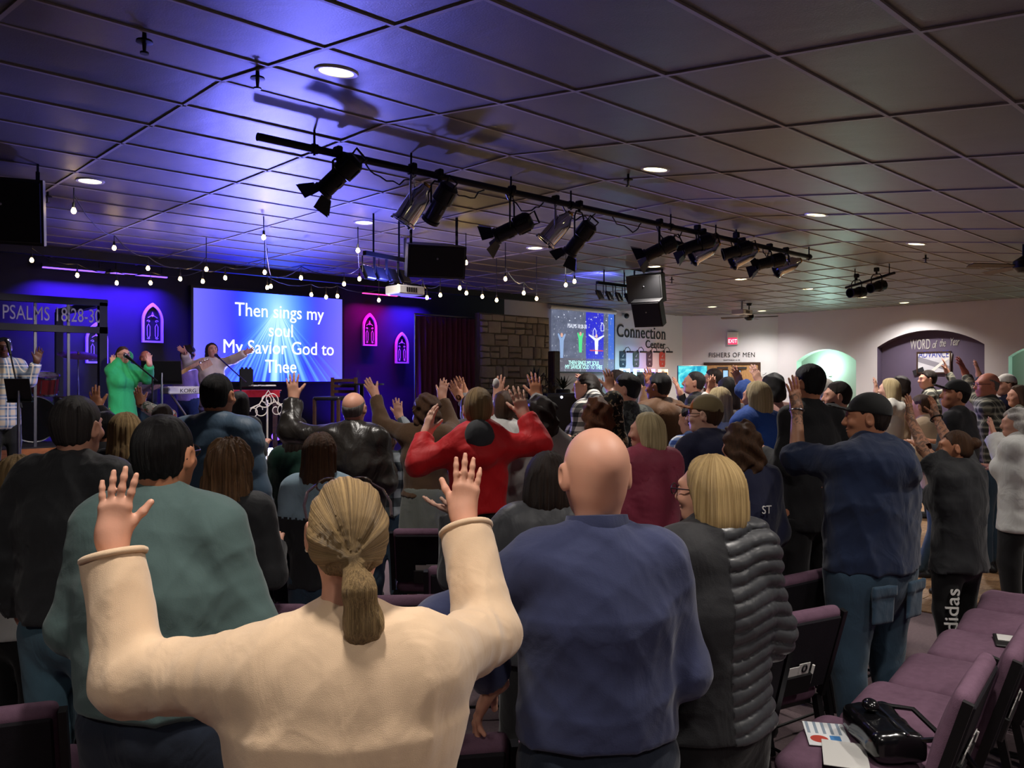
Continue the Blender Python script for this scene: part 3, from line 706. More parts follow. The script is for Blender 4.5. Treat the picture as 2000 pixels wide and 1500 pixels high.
    if hat:
        style, mt = hat[:2]; fl = Field(hc - V3(.2, .2, .12) * s, hc + V3(.2, .25, .2) * s, hf)
        if style == 'cap':
            fl.ell(T(0, -.016, .038), V3(.0865, .108, .098) * s, R, .01); fl.halfspace(T(0, -.02, .028), R @ V3(0, .16, -1), .006)
            b_ = R @ rotm(0, 14); fl.ell(T(0, .118, .052), V3(.074, .078, .0065) * s, b_, .01); pass
        elif style == 'beanie':
            fl.ell(T(0, -.022, .034), V3(.088, .110, .100) * s, R, .01); fl.halfspace(T(0, -.02, -.012), R @ V3(0, .42, -1), .008); fl.displace(wrinkle(seed, .003))
        P, Q = fl.net(); ho = npobj('cap' if style == 'cap' else 'beanie', [(relax(P, Q, 1, .3), Q)], [M[m] for m in ([mt] if isinstance(mt, str) else mt)], root,
                                 mi=(None if isinstance(mt, str) else (lambda C: (((C - hc) @ R)[:, 1] > .058 * s).astype(int))))
    if face > 1:
        for g in (-1, 1):
            b_ = MB(); b_.ball(T(g * .031, .0935, .008), .0062 * s, 8, 6); b_.build('eye', 'eye_dark', root)
            b_ = MB(); b_.tube([T(g * .016, .100, .026), T(g * .031, .099, .031), T(g * .047, .088, .027)], .0028 * s, 5); b_.build('eyebrow', M['hair_' + (hair[1] if hair else 'brown')], root)
        b_ = MB(); b_.ball(T(0, .0985, -.061), (.019 * s, .006 * s, .005 * s), 10, 6, Matrix(R.tolist())); b_.build('mouth', 'lip', root)
    if glasses:
        b_ = MB(); up = glasses == 'up'; oz, oy = (.10, -.05) if up else (0, 0)
        for g in (-1, 1):
            if up: ring = [T(g * .034 + .028 * math.cos(t), .078 - .030 * math.sin(t), .096 + .020 * math.sin(t)) for t in (2 * math.pi * k / 14 for k in range(14))]
            else: ring = [T(g * .033 + .025 * math.cos(t), .112 - .10 * abs(g * .033 + .025 * math.cos(t)) ** 1.2, .006 + .019 * math.sin(t)) for t in (2 * math.pi * k / 14 for k in range(14))]
            b_.tube(ring, .0022 * s, 6, True)
            if up: b_.tube([T(g * .062, .074, .098), T(g * .083, .03, .088), T(g * .092, -.03, .068), T(g * .088, -.08, .046)], .0032 * s, 6)
            else: b_.tube([T(g * .058, .106, .010), T(g * .080, .06, .012), T(g * .083, -.005, .012), T(g * .081, -.03, -.008)], .0022 * s, 6)
        b_.tube([T(-.008, .112, .010), T(0, .115, .013), T(.008, .112, .010)] if not up else [T(-.008, .070, .104), T(.008, .070, .104)], .002 * s, 6); b_.build('glasses', 'glasses_frame', root)
    return root, dict(T=T, hc=hc, R=R, s=s, SPN=SPN, WR=WR, HD=HD, EL=EL, SH=SH, zs=zs, H=H, KN=KN, AN=AN, bw=bw)
def shoe(name, m):
    fl = Field(V3(-.06, -.1, 0), V3(.06, .22, .13), .012)
    fl.cone(V3(0, -.05, .035), V3(0, .15, .030), .042, .040, .02, (V3(0, 0, 1), .8), [(V3(0, 0, 0.0), V3(0, 0, -1))]); fl.cone(V3(0, -.03, .04), V3(0, -.02, .10), .042, .038, .03)
    P, Q = fl.net(); return npmesh('shoe', [(P, Q)], M[m])
# ---------------------------------------------------------------- room materials
def noisy(name, c1, c2, sc=6, rough=.7, bsc=80, bst=.15, spec=.4, bd=.004):
    m, t = nmat(name); v = t.coord(); t.base(t.mix(t.noise(v, sc, 4), hexc(c1), hexc(c2))); t.set(Roughness=rough)
    t.b.inputs['Specular IOR Level'].default_value = spec; t.bump(t.noise(v, bsc, 3), bst, bd); return m
noisy('carpet', '6a5a5e', '867478', 60, .95, 300, .6, .2, .01)
def tile_mat():
    m, t = nmat('tile'); v = t.coord(); n = t.noise(v, 3, 3); fk = t.ramp(t.noise(t.coord(scale=(1, 2.2, 1)), 75, 2, .6, .4), [(.30, (1, 1, 1)), (.42, (0, 0, 0))]); t.base(t.mix(t.math('MULTIPLY', fk, .45), t.mix(n, hexc('5c5954'), hexc('686560')), hexc('2e2c2a')))
    g = t.new('ShaderNodeNewGeometry').outputs['Position']; mp = t.new('ShaderNodeMapping'); t.link(g, mp.inputs[0]); mp.inputs['Scale'].default_value = (1, .6, 1); mp.inputs['Rotation'].default_value = (0, 0, .75)
    wv = t.noise(mp.outputs[0], 4.2, 2, .45, .3); b1 = t.bump(wv, .22, .02)
    b2 = t.new('ShaderNodeBump', i_Strength=.35, i_Distance=.003); t.link(t.noise(v, 95, 3, .6), b2.inputs['Height']); t.link(b1, b2.inputs['Normal']); t.link(b2.outputs[0], t.b.inputs['Normal'])
    t.set(Roughness=.44); t.b.inputs['Specular IOR Level'].default_value = .7
tile_mat()
mat('tbar', 'aaa49a', .5, 0, .4); noisy('wall_black', '14141c', '1c1c26', 5, .6, 120, .1); noisy('wall_white', 'cfcdd2', 'd8d6da', 3, .75, 150, .06); noisy('wall_purple', '5a4f66', '62566e', 3, .75, 150, .06); noisy('wall_sage', '9aa89c', 'a6b2a6', 3, .7, 150, .05)
noisy('stage_floor', '15161e', '20222c', 5, .28, 60, .05, .6); noisy('stage_face', '1c1a1c', '262428', 6, .6); noisy('black_paint', '0e0e10', '161618', 10, .5)
def wood(name, c1, c2, sc=(2, 14, 14), rough=.45):
    m, t = nmat(name); n = t.noise(t.coord(scale=sc), 3, 4, .6, 1.5); t.base(t.ramp(n, [(.3, hexc(c1)), (.7, hexc(c2))])); t.set(Roughness=rough); t.bump(n, .08, .004)
wood('wood_plank', '6a4c34', 'a8835c'); wood('wood_door', '9a6c42', 'c29a68', (14, 14, 1.5)); wood('wood_dark', '2a1a12', '4a3020'); wood('wood_orange', '8a4a20', 'b8703a'); wood('wood_chair', '3a2418', '5c3c28', (10, 10, 2))
mat('black_metal', '121214', .42, .4); mat('black_plastic', '101012', .45); mat('chrome', 'd8d8d8', .12, 1); mat('alu', '9a9aa0', .3, 1); mat('grey_metal', '5a5a60', .4, .8); mat('white_plastic', 'd8d6d0', .4); mat('frame_white', 'cfcdd6', .5); mat('iron_white', 'e4dcd4', .45)
mat('lens_warm', 'fff0c8', .3, emit='fff2b8', es=7); mat('bulb', 'fff2d8', .2, emit='ffd48a', es=45); mat('text_black', '15151a', .6); mat('text_white', 'e8e6e2', .5); mat('text_grey', 'b4b2b0', .5)
mat('led_blue', '4040ff', .4, emit=(.16, .06, 1.0), es=4); mat('led_blue_dim', '4040ff', .4, emit=(.13, .05, 1.0), es=2.2); mat('led_magenta', 'ff3080', .4, emit=(1, .05, .35), es=2.2); mat('led_white', 'ffffff', .4, emit=(.75, .8, 1), es=4); mat('red_paint', '7c1420', .3, 0, .6); mat('drum_head', 'd8d4cc', .4); mat('brass', 'b89048', .25, 1)
m_, t_ = nmat('acrylic'); t_.base((.05, .05, .06)); t_.set(Roughness=.05, Alpha=.06)
m_, t_ = nmat('bulb_glass'); t_.base((.9, .85, .75)); t_.set(Roughness=.05, Alpha=.25)
# ---------------------------------------------------------------- shell
UR, VS, UL, VB = 20.9, 13.7, -4.0, -4.0
A0, A1 = Vector((19.6, VS, 0)), Vector((UR, 11.45, 0))
b = MB(); b.box(((UL + UR) / 2 + .5, (VB + VS) / 2, -.05), (UR - UL + 3, VS - VB + 2, .1)); floor = struct(b.build('floor', 'carpet', smooth=0), 'mauve speckled carpet floor under the chair rows')
# wooden aisle: real planks close by, one plain strip further on
for i in range(26):
    for j in range(5):
        b = MB(); L = 1.15; b.box((0, 0, 0), (.172, L - .004, .012), bev=.003)
        if (i, j) == (0, 0): pm = b.mesh('plank', 'wood_plank', 0)
        o = link(bpy.data.objects.new('plank', pm), floor); o.location = (6.62 + i * .175, 1.2 + j * 1.15 + (i % 3) * .37, .006)
b = MB(); b.box(((11.2 + UR) / 2, 6, .004), (UR - 11.2, 12, .008)); struct(b.build('floor_wood', 'wood_plank', smooth=0), 'wood laminate floor at the far side of the hall')
# ceiling: grid bars, panels laid in one by one, the rest joined
def tile_mesh():
    b = MB(); b.box((0, 0, .010), (1.212, .602, .02), bev=.0025); return b.mesh('ceiling_panel', 'tile', 0)
TM = tile_mesh(); b = MB(); b.box(((UL + UR) / 2, (VF + VS) / 2, ZC + .16), (UR - UL + 3, VS - VF + .6, .2)); R_ = Matrix.Rotation(math.atan(SL), 3, 'X')
ln = (VF - VB) / math.cos(math.atan(SL)); b.box(((UL + UR) / 2, (VB + VF) / 2, ceil_z((VB + VF) / 2) + .16), (UR - UL + 3, ln, .2), R_)
ceiling = struct(b.build('ceiling', 'black_paint', smooth=0), 'dark suspended panel ceiling, sloping near the back'); rest = MB(); cand = []
for i in range(-7, 15):
    for j in range(-15, 15):
        u, v = 3.40 + 1.22 * (i + .5), VF + .61 * (j + .5)
        if v > VS + .3 or v < VB or u > UR + 1 or u < UL: continue
        if j < 0: v = VF + (j + .5) * .612
        d = Vector((u, v)); fw = u * CA + v * SA; rt = u * SA - v * CA; z = ceil_z(v)
        seen = fw > .8 and abs(rt) < fw * .66 + 1.1 and (z - HC) / fw < .56
        cand.append((0 if seen else 1, d.length, u, v, z, j < 0))
cand.sort(); rr = random.Random(3)
for n, (hid, _, u, v, z, sl) in enumerate(cand):
    R = Matrix.Rotation(math.atan(SL) if sl else 0, 3, 'X') @ Matrix.Rotation(rr.gauss(0, .0022), 3, 'X') @ Matrix.Rotation(rr.gauss(0, .0016), 3, 'Y')
    if n < 300 and not hid:
        o = link(bpy.data.objects.new('ceiling_panel', TM), ceiling); o.matrix_local = Matrix.Translation((u, v, z)) @ R.to_4x4()
    else: rest.box((u, v, z + .010), (1.212, .602, .02), R)
o = rest.build('ceiling_panel_field', 'tile', ceiling, 0); o['kind'] = 'stuff'
b = MB(); ang = math.atan(SL)
for i in range(-7, 16):
    u = 3.40 + 1.22 * i
    if not UL < u < UR + 1.2: continue
    b.box((u, (VF + VS + .3) / 2, ZC - .004), (.024, VS + .3 - VF, .012)); b.box((u, (VB + VF) / 2, ceil_z((VB + VF) / 2) - .004), (.024, ln, .012), R_)
for j in range(-15, 15):
    v = VF + .61 * j if j >= 0 else VF + .612 * j
    if v < VB or v > VS: continue
    b.box(((UL + UR) / 2, v, ceil_z(v) - .004), (UR - UL + 1.5, .024, .012), R_ if j < 0 else None)
o = b.build('ceiling_grid', 'tbar', ceiling, 0)
# walls
def wallbox(name, x0, x1, y0, y1, m, z0=0, z1=ZC + .1, label=None):
    b = MB(); b.box(((x0 + x1) / 2, (y0 + y1) / 2, (z0 + z1) / 2), (x1 - x0, y1 - y0, z1 - z0)); return struct(b.build(name, m, smooth=0), label)
us = onv(985, 600, VS).x
wallbox('wall_stage', UL, us, VS, VS + .15, 'wall_black', label='black painted wall behind the stage'); wallbox('wall_back', us, A0.x, VS, VS + .15, 'wall_white', label='pale wall with the small projection screen and black lettering')
wallbox('wall_left', UL - .15, UL, VB, VS, 'wall_black'); wallbox('wall_rear', UL, UR + .2, VB - .15, VB, 'wall_white'); wallbox('wall_side', UR + .35, UR + .45, VB, 11.5, 'wall_white')
dv = (A1 - A0).normalized(); nv = Vector((dv.y, -dv.x, 0)); az = math.atan2(dv.y, dv.x); LW = (A1 - A0).length
b = MB(); b.box((A0 + A1) / 2 - nv * .075 * 1 + Vector((0, 0, 1.85)), (LW + .05, .15, 3.75), Matrix.Rotation(az, 3, 'Z')); struct(b.build('wall_exit', 'wall_white', smooth=0), 'pale angled wall with the double doors')
def arch_z(v, v0, v1, zs, za):      # segmental arch height above v
    c = (v0 + v1) / 2; h = abs(v1 - v0) / 2; s = za - zs; r = (h * h + s * s) / (2 * s); return za - r + math.sqrt(max(0, r * r - (v - c) ** 2))
ARCH = [(10.9, 9.27, 2.29, 2.60, 'wall_sage'), (8.73, 6.28, 2.61, 2.99, 'wall_purple'), (5.79, 4.1, 2.31, 2.60, 'wall_sage')]
b = MB(); zc = ZC + .1
def wq(v0, v1, z0a, z0b, z1): b.add([(UR, v0, z0a), (UR, v1, z0b), (UR, v1, z1), (UR, v0, z1)], [(0, 1, 2, 3)])
edge = 11.5
for k, (v0, v1, zs, za, m) in enumerate(ARCH):
    wq(edge, v0, 0, 0, zc); edge = v1; N = 18
    for i in range(N):
        a, c = v0 + (v1 - v0) * i / N, v0 + (v1 - v0) * (i + 1) / N; wq(a, c, arch_z(a, v0, v1, zs, za), arch_z(c, v0, v1, zs, za), zc)
    wq(v0, v1, 0, 0, .75)
wq(edge, VB, 0, 0, zc); wall_right = struct(b.build('wall_right', 'wall_white', smooth=0), 'lilac-lit wall with three arched niches')
for k, (v0, v1, zs, za, m) in enumerate(ARCH):
    n = MB(); N = 18; D = .28; pr = [(v0 + (v1 - v0) * i / N) for i in range(N + 1)]; pts = [(v0, .75)] + [(v, arch_z(v, v0, v1, zs, za)) for v in pr] + [(v1, .75)]
    for i in range(len(pts)):
        (va, z_a), (vb, z_b) = pts[i], pts[(i + 1) % len(pts)]; n.add([(UR, va, z_a), (UR, vb, z_b), (UR + D, vb, z_b), (UR + D, va, z_a)], [(0, 1, 2, 3)])
    n.add([(UR + D, v, z) for v, z in pts], [tuple(range(len(pts)))]); n.build('niche', m, wall_right, 0)
# trim along the top of the walls and the stage beam
b = MB(); b.box(((UL + us) / 2, 12.75, ZC - .05), (us - UL, .10, .14)); struct(b.build('trim_1', 'black_paint', smooth=0)); b = MB(); b.box(((UL + us) / 2, 12.95, ZC - .02), (us - UL, .06, .08)); struct(b.build('trim_2', 'black_paint', smooth=0))
# stage
SZ, SV, SU = .68, 9.45, 10.9
b = MB(); b.box(((UL + SU) / 2, (SV + VS) / 2, SZ - .02), (SU - UL, VS - SV, .04), bev=.01); b.cur = 1; b.box(((UL + SU) / 2, SV + .06, (SZ - .04) / 2), (SU - UL - .02, .08, SZ - .04)); b.box((SU - .06, (SV + VS) / 2, (SZ - .04) / 2), (.08, VS - SV - .1, SZ - .04))
struct(b.build('floor_stage', ['stage_floor', 'stage_face'], smooth=0), 'raised dark stage floor lit blue')
for i in range(3):
    b = MB(); b.box((onv(590, 800, 9.2).x + .2, SV - .15 - .28 * i, (SZ - .17 * (i + 1)) / 2), (1.5, .28, SZ - .17 * (i + 1)), bev=.008); tag(b.build('step', 'stage_face', smooth=0), ['topmost', 'middle', 'lowest'][i] + ' black step up to the stage front', 'step', 'stage steps')
# ---------------------------------------------------------------- doors, exit wall
def onA(px):                        # parameter along the angled wall
    k = (px - CX) / F; d = W(k, 1); t = (A0.x * d.y - A0.y * d.x) / (dv.y * d.x - dv.x * d.y); return t
RA = Matrix.Rotation(az, 3, 'Z')
def PA(t, z, off=0): return A0 + dv * t + nv * off + Vector((0, 0, z))
t0, t1 = onA(1377), onA(1483); tc = (t0 + t1) / 2; wd = t1 - t0; dh = 2.22
door = empty('door_1', PA(tc, 0), az, None, None, None, 'structure'); door['label'] = 'wooden double doors with slim glass panes under the exit sign'
b = MB()
for g in (-1, 1): b.box((g * (wd / 2), -.02, dh / 2), (.07, .10, dh))
b.box((0, -.02, dh + .03), (wd + .07, .10, .07)); b.build('door_frame', 'wood_dark', door, 0)
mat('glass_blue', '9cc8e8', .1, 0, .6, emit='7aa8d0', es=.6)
for g in (-1, 1):
    dw = wd / 2 - .04; b = MB(); b.box((g * (dw / 2 + .005), -.03, dh / 2), (dw, .05, dh - .01), bev=.006); d = b.build('door_leaf', 'wood_door', door, 0)
    b = MB(); b.box((g * .17, -.06, 1.75), (.13, .012, .62)); b.build('pane', 'glass_blue', d, 0)
    b = MB()
    for q in (-1, 1): b.box((g * .17 + q * .075, -.062, 1.75), (.022, .02, .66)); b.box((g * .17, -.062, 1.75 + q * .32), (.17, .02, .022))
    b.build('pane_frame', 'wood_dark', d, 0)
    b = MB(); b.box((g * .30, -.09, 1.05), (.42, .04, .05), bev=.01); b.build('push_bar', 'alu', d); b = MB(); b.box((g * .25, -.07, 2.13), (.3, .04, .05)); b.build('door_closer', 'grey_metal', d, 0)
ex = empty('exit_sign', PA(onA(1431), 2.88, .0), az, 'glowing red exit sign above the double doors', 'sign')
mat('exit_red', 'd8203c', .4, emit=(1, .03, .10), es=1.6); mat('exit_white', 'ffffff', .4, emit=(1, .55, .6), es=2.2)
b = MB(); b.box((0, -.04, .08), (.30, .07, .36), bev=.012); b.build('housing', 'white_plastic', ex); b = MB(); b.box((0, -.08, .0), (.24, .012, .18)); b.build('face', 'exit_red', ex, 0)
text('EXIT', .15, 'lettering', 'exit_white', ex, (0, -.089, -.05), (math.pi / 2, 0, 0), .002, 'CENTER', .78, .004)
s_ = empty('wall_lettering', PA(onA(1429), 2.43, .0), az, 'dark lettering FISHERS OF MEN over the double doors', 'lettering')
text('FISHERS OF MEN', .19, 'lettering', 'text_black', s_, (0, -.006, .0), (math.pi / 2, 0, 0), .004, 'CENTER', .82, .001, 1.12); text('MATTHEW 4:19', .055, 'verse_lettering', 'text_black', s_, (0, -.006, -.10), (math.pi / 2, 0, 0), .003, 'CENTER', 1, 0, 1.2)
s_ = empty('door_plaque', PA(onA(1493), 1.95, .0), az, 'small pale plaque beside the right-hand door', 'plaque'); b = MB(); b.box((0, -.01, 0), (.2, .015, .14), bev=.004); b.build('plate', 'wall_white', s_); b = MB(); b.tube([(-.05, -.02, -.02), (0, -.02, -.01), (.05, -.02, .04)], .006, 6); b.build('emblem', 'text_black', s_)
# ---------------------------------------------------------------- lettering and things on the pale back wall
VW = VS - .005
s_ = empty('wall_lettering', onv(1205, 657, VW), 0, 'large black lettering Connection Center on the pale wall', 'lettering'); k_ = UV(1250, VW) / F
wC = onv(1300, 650, VW).x - onv(1206, 650, VW).x
def serif_text(body, size, width, parent, loc, align):
    o = text(body, size, 'lettering', 'text_black', parent, loc, (math.pi / 2, 0, 0), .012, 'LEFT', 1, .0, 1.06)
    xs = [v.co.x for v in o.data.vertices]; sx = width / (max(xs) - min(xs)); mn = min(xs)
    for v in o.data.vertices: v.co.x = (v.co.x - mn) * sx
    # slab serifs at the feet of the upright stems
    cols = {}
    for v in o.data.vertices:
        if abs(v.co.y) < size * .02: cols.setdefault(round(v.co.x / (size * .03)), []).append(v.co.x)
    ks = sorted(cols); sb = MB(); i = 0
    while i < len(ks):
        x0 = min(cols[ks[i]]); x1 = max(cols[ks[i]]); j = i
        while j + 1 < len(ks) and min(cols[ks[j + 1]]) - x1 < size * .10: j += 1; x1 = max(cols[ks[j]])
        if size * .02 < x1 - x0 < size * .13: sb.box(((x0 + x1) / 2, -.0, size * .012), ((x1 - x0) + size * .12, .02, size * .028))
        i = j + 1
    if sb.v: q = sb.build('serifs', 'text_black', parent, 0); q.location = loc
    return o
serif_text('Connection', .48, wC, s_, (0, 0, -.01), 'LEFT'); serif_text('Center', .30, wC * .42, s_, (wC * .58, 0, -.265), 'LEFT')
for i, (px, c, w1) in enumerate(((1216, '2c3a44', 'CONNECT'), (1242, '4a5c48', 'GROW'), (1268, '4a3c46', 'SERVE'), (1293, 'b84a40', 'REACH'))):
    o = onv(px, 702, VW); q = empty('wall_banner', o, 0, ['slate', 'green', 'plum', 'red'][i] + ' shield-shaped banner on the pale wall', 'banner', 'ministry banners'); mat('banner%d' % i, c, .8)
    b = MB(); b.prism([(-.13, .21), (.13, .21), (.13, -.14), (.10, -.21), (-.10, -.21), (-.13, -.14)], .012, Matrix.Rotation(math.pi / 2, 3, 'X')); b.build('cloth', 'banner%d' % i, q, 0)
    text(w1, .07, 'lettering', 'text_grey', q, (0, -.016, -.03), (math.pi / 2, 0, 0), .002, 'CENTER', .75); b = MB(); b.prism([(-.04, .07), (.05, .15), (.0, .06)], .004, Matrix.Rotation(math.pi / 2, 3, 'X'), (0, -.013, 0)); b.prism([(-.03, -.14), (.0, -.09), (.03, -.14)], .004, Matrix.Rotation(math.pi / 2, 3, 'X'), (0, -.013, 0)); b.build('emblem', 'text_grey', q, 0)
    q = empty('picture_light', onv(px + 3, 687, VW), 0, 'black gooseneck picture light over the ' + ['slate', 'green', 'plum', 'red'][i] + ' banner', 'lamp', 'picture lights')
    b = MB(); b.tube([(0, 0, 0), (0, -.06, .10), (0, -.14, .12), (0, -.20, .05), (0, -.2, .0)], .010, 6); b.build('arm', 'black_metal', q); b = MB(); b.cyl((-.13, -.2, -.01), (.13, -.2, -.01), .026, n=10); b.build('shade', 'black_metal', q); b = MB(); b.cyl((0, -.0, 0), (0, -.015, 0), .04, n=12); b.build('wall_plate', 'black_metal', q)
    ec = [(.55, .9, 1.0), (.2, .8, 1.0), (.30, .12, 1.0), (1.0, .38, .10)][i]; mat('kiosk%d' % i, 'ffffff', .4, emit=ec, es=5)
    cx = (1217, 1244, 1267, 1292)[i]; o = onv(cx, 720, VS - .35); q = empty('lit_kiosk', (o.x, o.y, 0), 0, ['white', 'cyan', 'violet', 'orange'][i] + '-edged glowing display kiosk against the pale wall', 'kiosk', 'glowing kiosks')
    b = MB(); b.box((0, 0, 1.0), (.27, .22, 2.0), bev=.01); b.build('cabinet', 'black_plastic', q, 0)
    b = MB()
    for g in (-1, 1): b.box((g * .142, -.05, 1.45), (.014, .10, 1.25))
    b.box((0, -.05, 2.06), (.30, .10, .014)); b.build('led_edge', 'kiosk%d' % i, q, 0); light('kiosk_glow', 'POINT', (0, -.15, 2.18), 5, ec, .08, q)
    if i == 1: b = MB(); b.box((0, -.12, 1.75), (.16, .01, .28)); b.build('display', 'led_white', q, 0)
# small projection screen
def unit_screen(name, px0, px1, py0, py1, v, label, cat):
    a, c = onv(px0, py0, v), onv(px1, py0, v); zb = onv((px0 + px1) / 2, py1, v).z; zt = (a.z + c.z) / 2
    return empty(name, ((a.x + c.x) / 2, v, zb), 0, label, cat), c.x - a.x, zt - zb
q, sw, shh = unit_screen('projection_screen', 1077, 1199, 609, 726, VS - .08, 'small projection screen showing a live view of the stage', 'screen')
m, t = nmat('small_image'); g = t.new('ShaderNodeTexCoord').outputs['Generated']; x, y, z = t.xyz(g)
n = t.noise(g, 9, 3); blue = t.math('MULTIPLY', t.math('GREATER_THAN', x, .53), t.math('LESS_THAN', x, .82))
c = t.mix(n, hexc('40465a'), hexc('8088a4')); c = t.mix(blue, c, t.mix(n, (.01, .01, .9), (.04, .04, .55))); c = t.mix(t.math('GREATER_THAN', x, .90), c, (.05, .16, .75))
c = t.mix(t.math('MULTIPLY', t.math('LESS_THAN', z, .22), .7), c, hexc('6a6470')); c = t.mix(t.ramp(t.noise(t.coord('Generated', (14, 1, 7)), 3, 2), [(.62, (0, 0, 0)), (.68, (1, 1, 1))]), c, hexc('b0b4c4'))
t.base((.02, .02, .02)); t.emit(c, .9)
b = MB(); b.box((0, 0, shh / 2), (sw, .012, shh)); b.build('image', 'small_image', q, 0); b = MB(); b.cyl((-sw / 2 - .06, 0, shh + .05), (sw / 2 + .06, 0, shh + .05), .055, n=12); b.build('roller_case', 'white_plastic', q); b = MB(); b.box((0, 0, -.02), (sw + .02, .03, .035)); b.box((sw / 2 + .02, 0, shh / 2), (.04, .008, shh)); b.build('border', 'black_plastic', q, 0)
mat('cap_cyan', 'c8fff8', .4, emit=(.5, 1, .95), es=1.2); mat('fig_white', 'e8ecff', .4, emit=(.8, .85, 1), es=1.0); mat('fig_green', '30d070', .4, emit=(.1, .8, .3), es=.9); mat('fig_blue', '88a0d0', .4, emit=(.3, .45, .75), es=.9); mat('fig_skin', 'e0a088', .4, emit=(.8, .45, .35), es=.9); mat('fig_red', 'c03040', .4, emit=(.6, .06, .1), es=.9)
text('THEN SINGS MY SOUL', sw * .062, 'caption_lettering', 'cap_cyan', q, (0, -.012, shh * .115), (math.pi / 2, 0, 0), .002, 'CENTER', .8, .003); text('MY SAVIOR GOD TO THEE', sw * .062, 'caption_lettering', 'cap_cyan', q, (0, -.012, shh * .045), (math.pi / 2, 0, 0), .002, 'CENTER', .8, .003); text('PSALMS 18:28-30', sw * .06, 'caption_lettering', 'fig_white', q, (-.21 * sw + .1 * sw, -.012, shh * .72), (math.pi / 2, 0, 0), .002, 'CENTER', .7)
RX = Matrix.Rotation(math.pi / 2, 3, 'X')
def fig(cx, z0, h, mcol, spread, m2='fig_skin'):
    b = MB(); p = lambda x, z: (x * sw + cx * sw, z * shh)
    b.prism([p(-.02, z0), p(.02, z0), p(.03, z0 + h * .7), p(spread, z0 + h * .95), p(spread - .01, z0 + h), p(.0, z0 + h * .8), p(-spread + .01, z0 + h), p(-spread, z0 + h * .95), p(-.03, z0 + h * .7)], .004, RX, (0, -.008, 0)); b.build('figure', mcol, q, 0)
    b = MB(); b.ball((cx * sw, -.011, (z0 + h * .93) * shh), (.018 * sw, .003, .035 * shh), 8, 6); b.build('face', m2, q)
fig(-.35, .22, .40, 'fig_blue', .06); fig(-.06, .32, .33, 'fig_green', .05); fig(.20, .30, .33, 'fig_white', .13)
b = MB(); b.box((.2 * sw, -.010, .36 * shh), (.22 * sw, .004, .02 * shh)); b.build('figure_table', 'fig_red', q, 0)
for cx, cz in ((.17, .66), (.30, .76)):
    b = MB(); b.tube([((cx + x) * sw, -.010, (cz + z) * shh) for x, z in ((-.025, -.06), (-.025, .03), (0, .08), (.025, .03), (.025, -.06))], .008, 5, True); b.build('figure_window', 'fig_white', q)
b = MB()
for k in range(11): b.ball(((-.4 + .085 * k) * sw, -.012, (.88 + .05 * math.sin(k * 2.1)) * shh), .014, 6, 4)
o = b.build('figure_bulbs', 'fig_white', q); o['kind'] = 'stuff'
# camera and speaker bracket on the wall
o = onv(1224, 617, VS - .12); q = empty('security_camera', o, 0, 'small dome camera high on the pale wall', 'camera'); b = MB(); b.ball((0, 0, 0), .07, 10, 8); b.build('dome', 'black_plastic', q); b = MB(); b.cyl((0, .12, .02), (0, 0, .02), .05, n=12); b.build('mount', 'white_plastic', q)
# television
o = U(1352, 757, 20.5); q = empty('television', (o.x, o.y, 0), math.radians(-43.3 + 8), 'wide television with a turquoise picture on a floor stand', 'television')
m, t = nmat('tv_image'); n = t.noise(t.coord('Generated', (3, 1, 2)), 1.1, 3, .6, 1); t.base((.02, .02, .02)); t.emit(t.ramp(n, [(.35, hexc('1c9cc4')), (.5, hexc('58e0e8')), (.66, hexc('b8f8f4'))]), 1.15)
tz = o.z; tw = 58 / F * 20.5; th = 42 / F * 20.5; b = MB(); b.box((0, 0, tz + th / 2), (tw + .03, .05, th + .03), bev=.008); b.build('housing', 'black_plastic', q, 0); b = MB(); b.box((0, -.028, tz + th / 2), (tw, .006, th)); b.build('screen', 'tv_image', q, 0); b = MB(); b.cyl((0, .04, .03), (0, .04, tz), .03); b.box((0, .04, .02), (.6, .45, .04), bev=.01); b.build('stand', 'black_metal', q)
# niche things
def onR(px, py):
    k = (px - CX) / F; return U(px, py, UR / (k * SA + CA))
o = onR(1612, 725); q = empty('wall_sconce', (UR + .26, o.y, o.z), 0, 'glowing white wall sconce inside the green-lit arched niche', 'lamp'); b = MB(); b.lathe([(.05, -.10), (.11, .0), (.13, .10)], 14); mat('sconce', 'ffffff', .4, emit=(.72, 1, .9), es=14); b.build('shade', 'sconce', q); b = MB(); b.box((.01, 0, -.05), (.03, .08, .16)); b.build('backplate', 'white_plastic', q, 0); light('sconce_glow', 'POINT', (-.22, 0, .12), 42, (.62, 1, .88), .12, q)
o = onR(2040, 740); q = empty('wall_sconce', (UR + .26, o.y - .4, 2.0), 0, 'white wall sconce inside the niche at the edge of view', 'lamp'); b = MB(); b.lathe([(.05, -.10), (.11, .0), (.13, .10)], 14); b.build('shade', 'sconce', q); light('sconce_glow', 'POINT', (-.22, 0, .12), 22, (.62, 1, .88), .12, q)
RR = (math.pi / 2, 0, -math.pi / 2); o = onR(1818, 671); q = empty('wall_lettering', (UR + .27, o.y, o.z), 0, 'pale lettering WORD of the Year in the purple niche', 'lettering')
wl = onR(1768, 671).y - onR(1867, 671).y; text('WORD', .36, 'lettering', 'text_grey', q, (0, wl * .5, -.12), RR, .004, 'LEFT', .40, .004, 1.05)
for wd_, px, dz in (('of', 1812, -.10), ('the', 1826, -.07), ('Year', 1846, -.05)): text(wd_, .27, 'script_lettering', 'text_grey', q, (0, onR(px, 671).y - q.location.y, dz), RR, .004, 'LEFT', .45, .001, .9, .35)
a, c = onR(1784, 688), onR(1849, 728); q = empty('framed_poster', (UR + .26, (a.y + c.y) / 2, (a.z + c.z) / 2), 0, 'framed grey poster reading ADVANCE in the purple niche', 'poster'); pw, ph = a.y - c.y, a.z - c.z
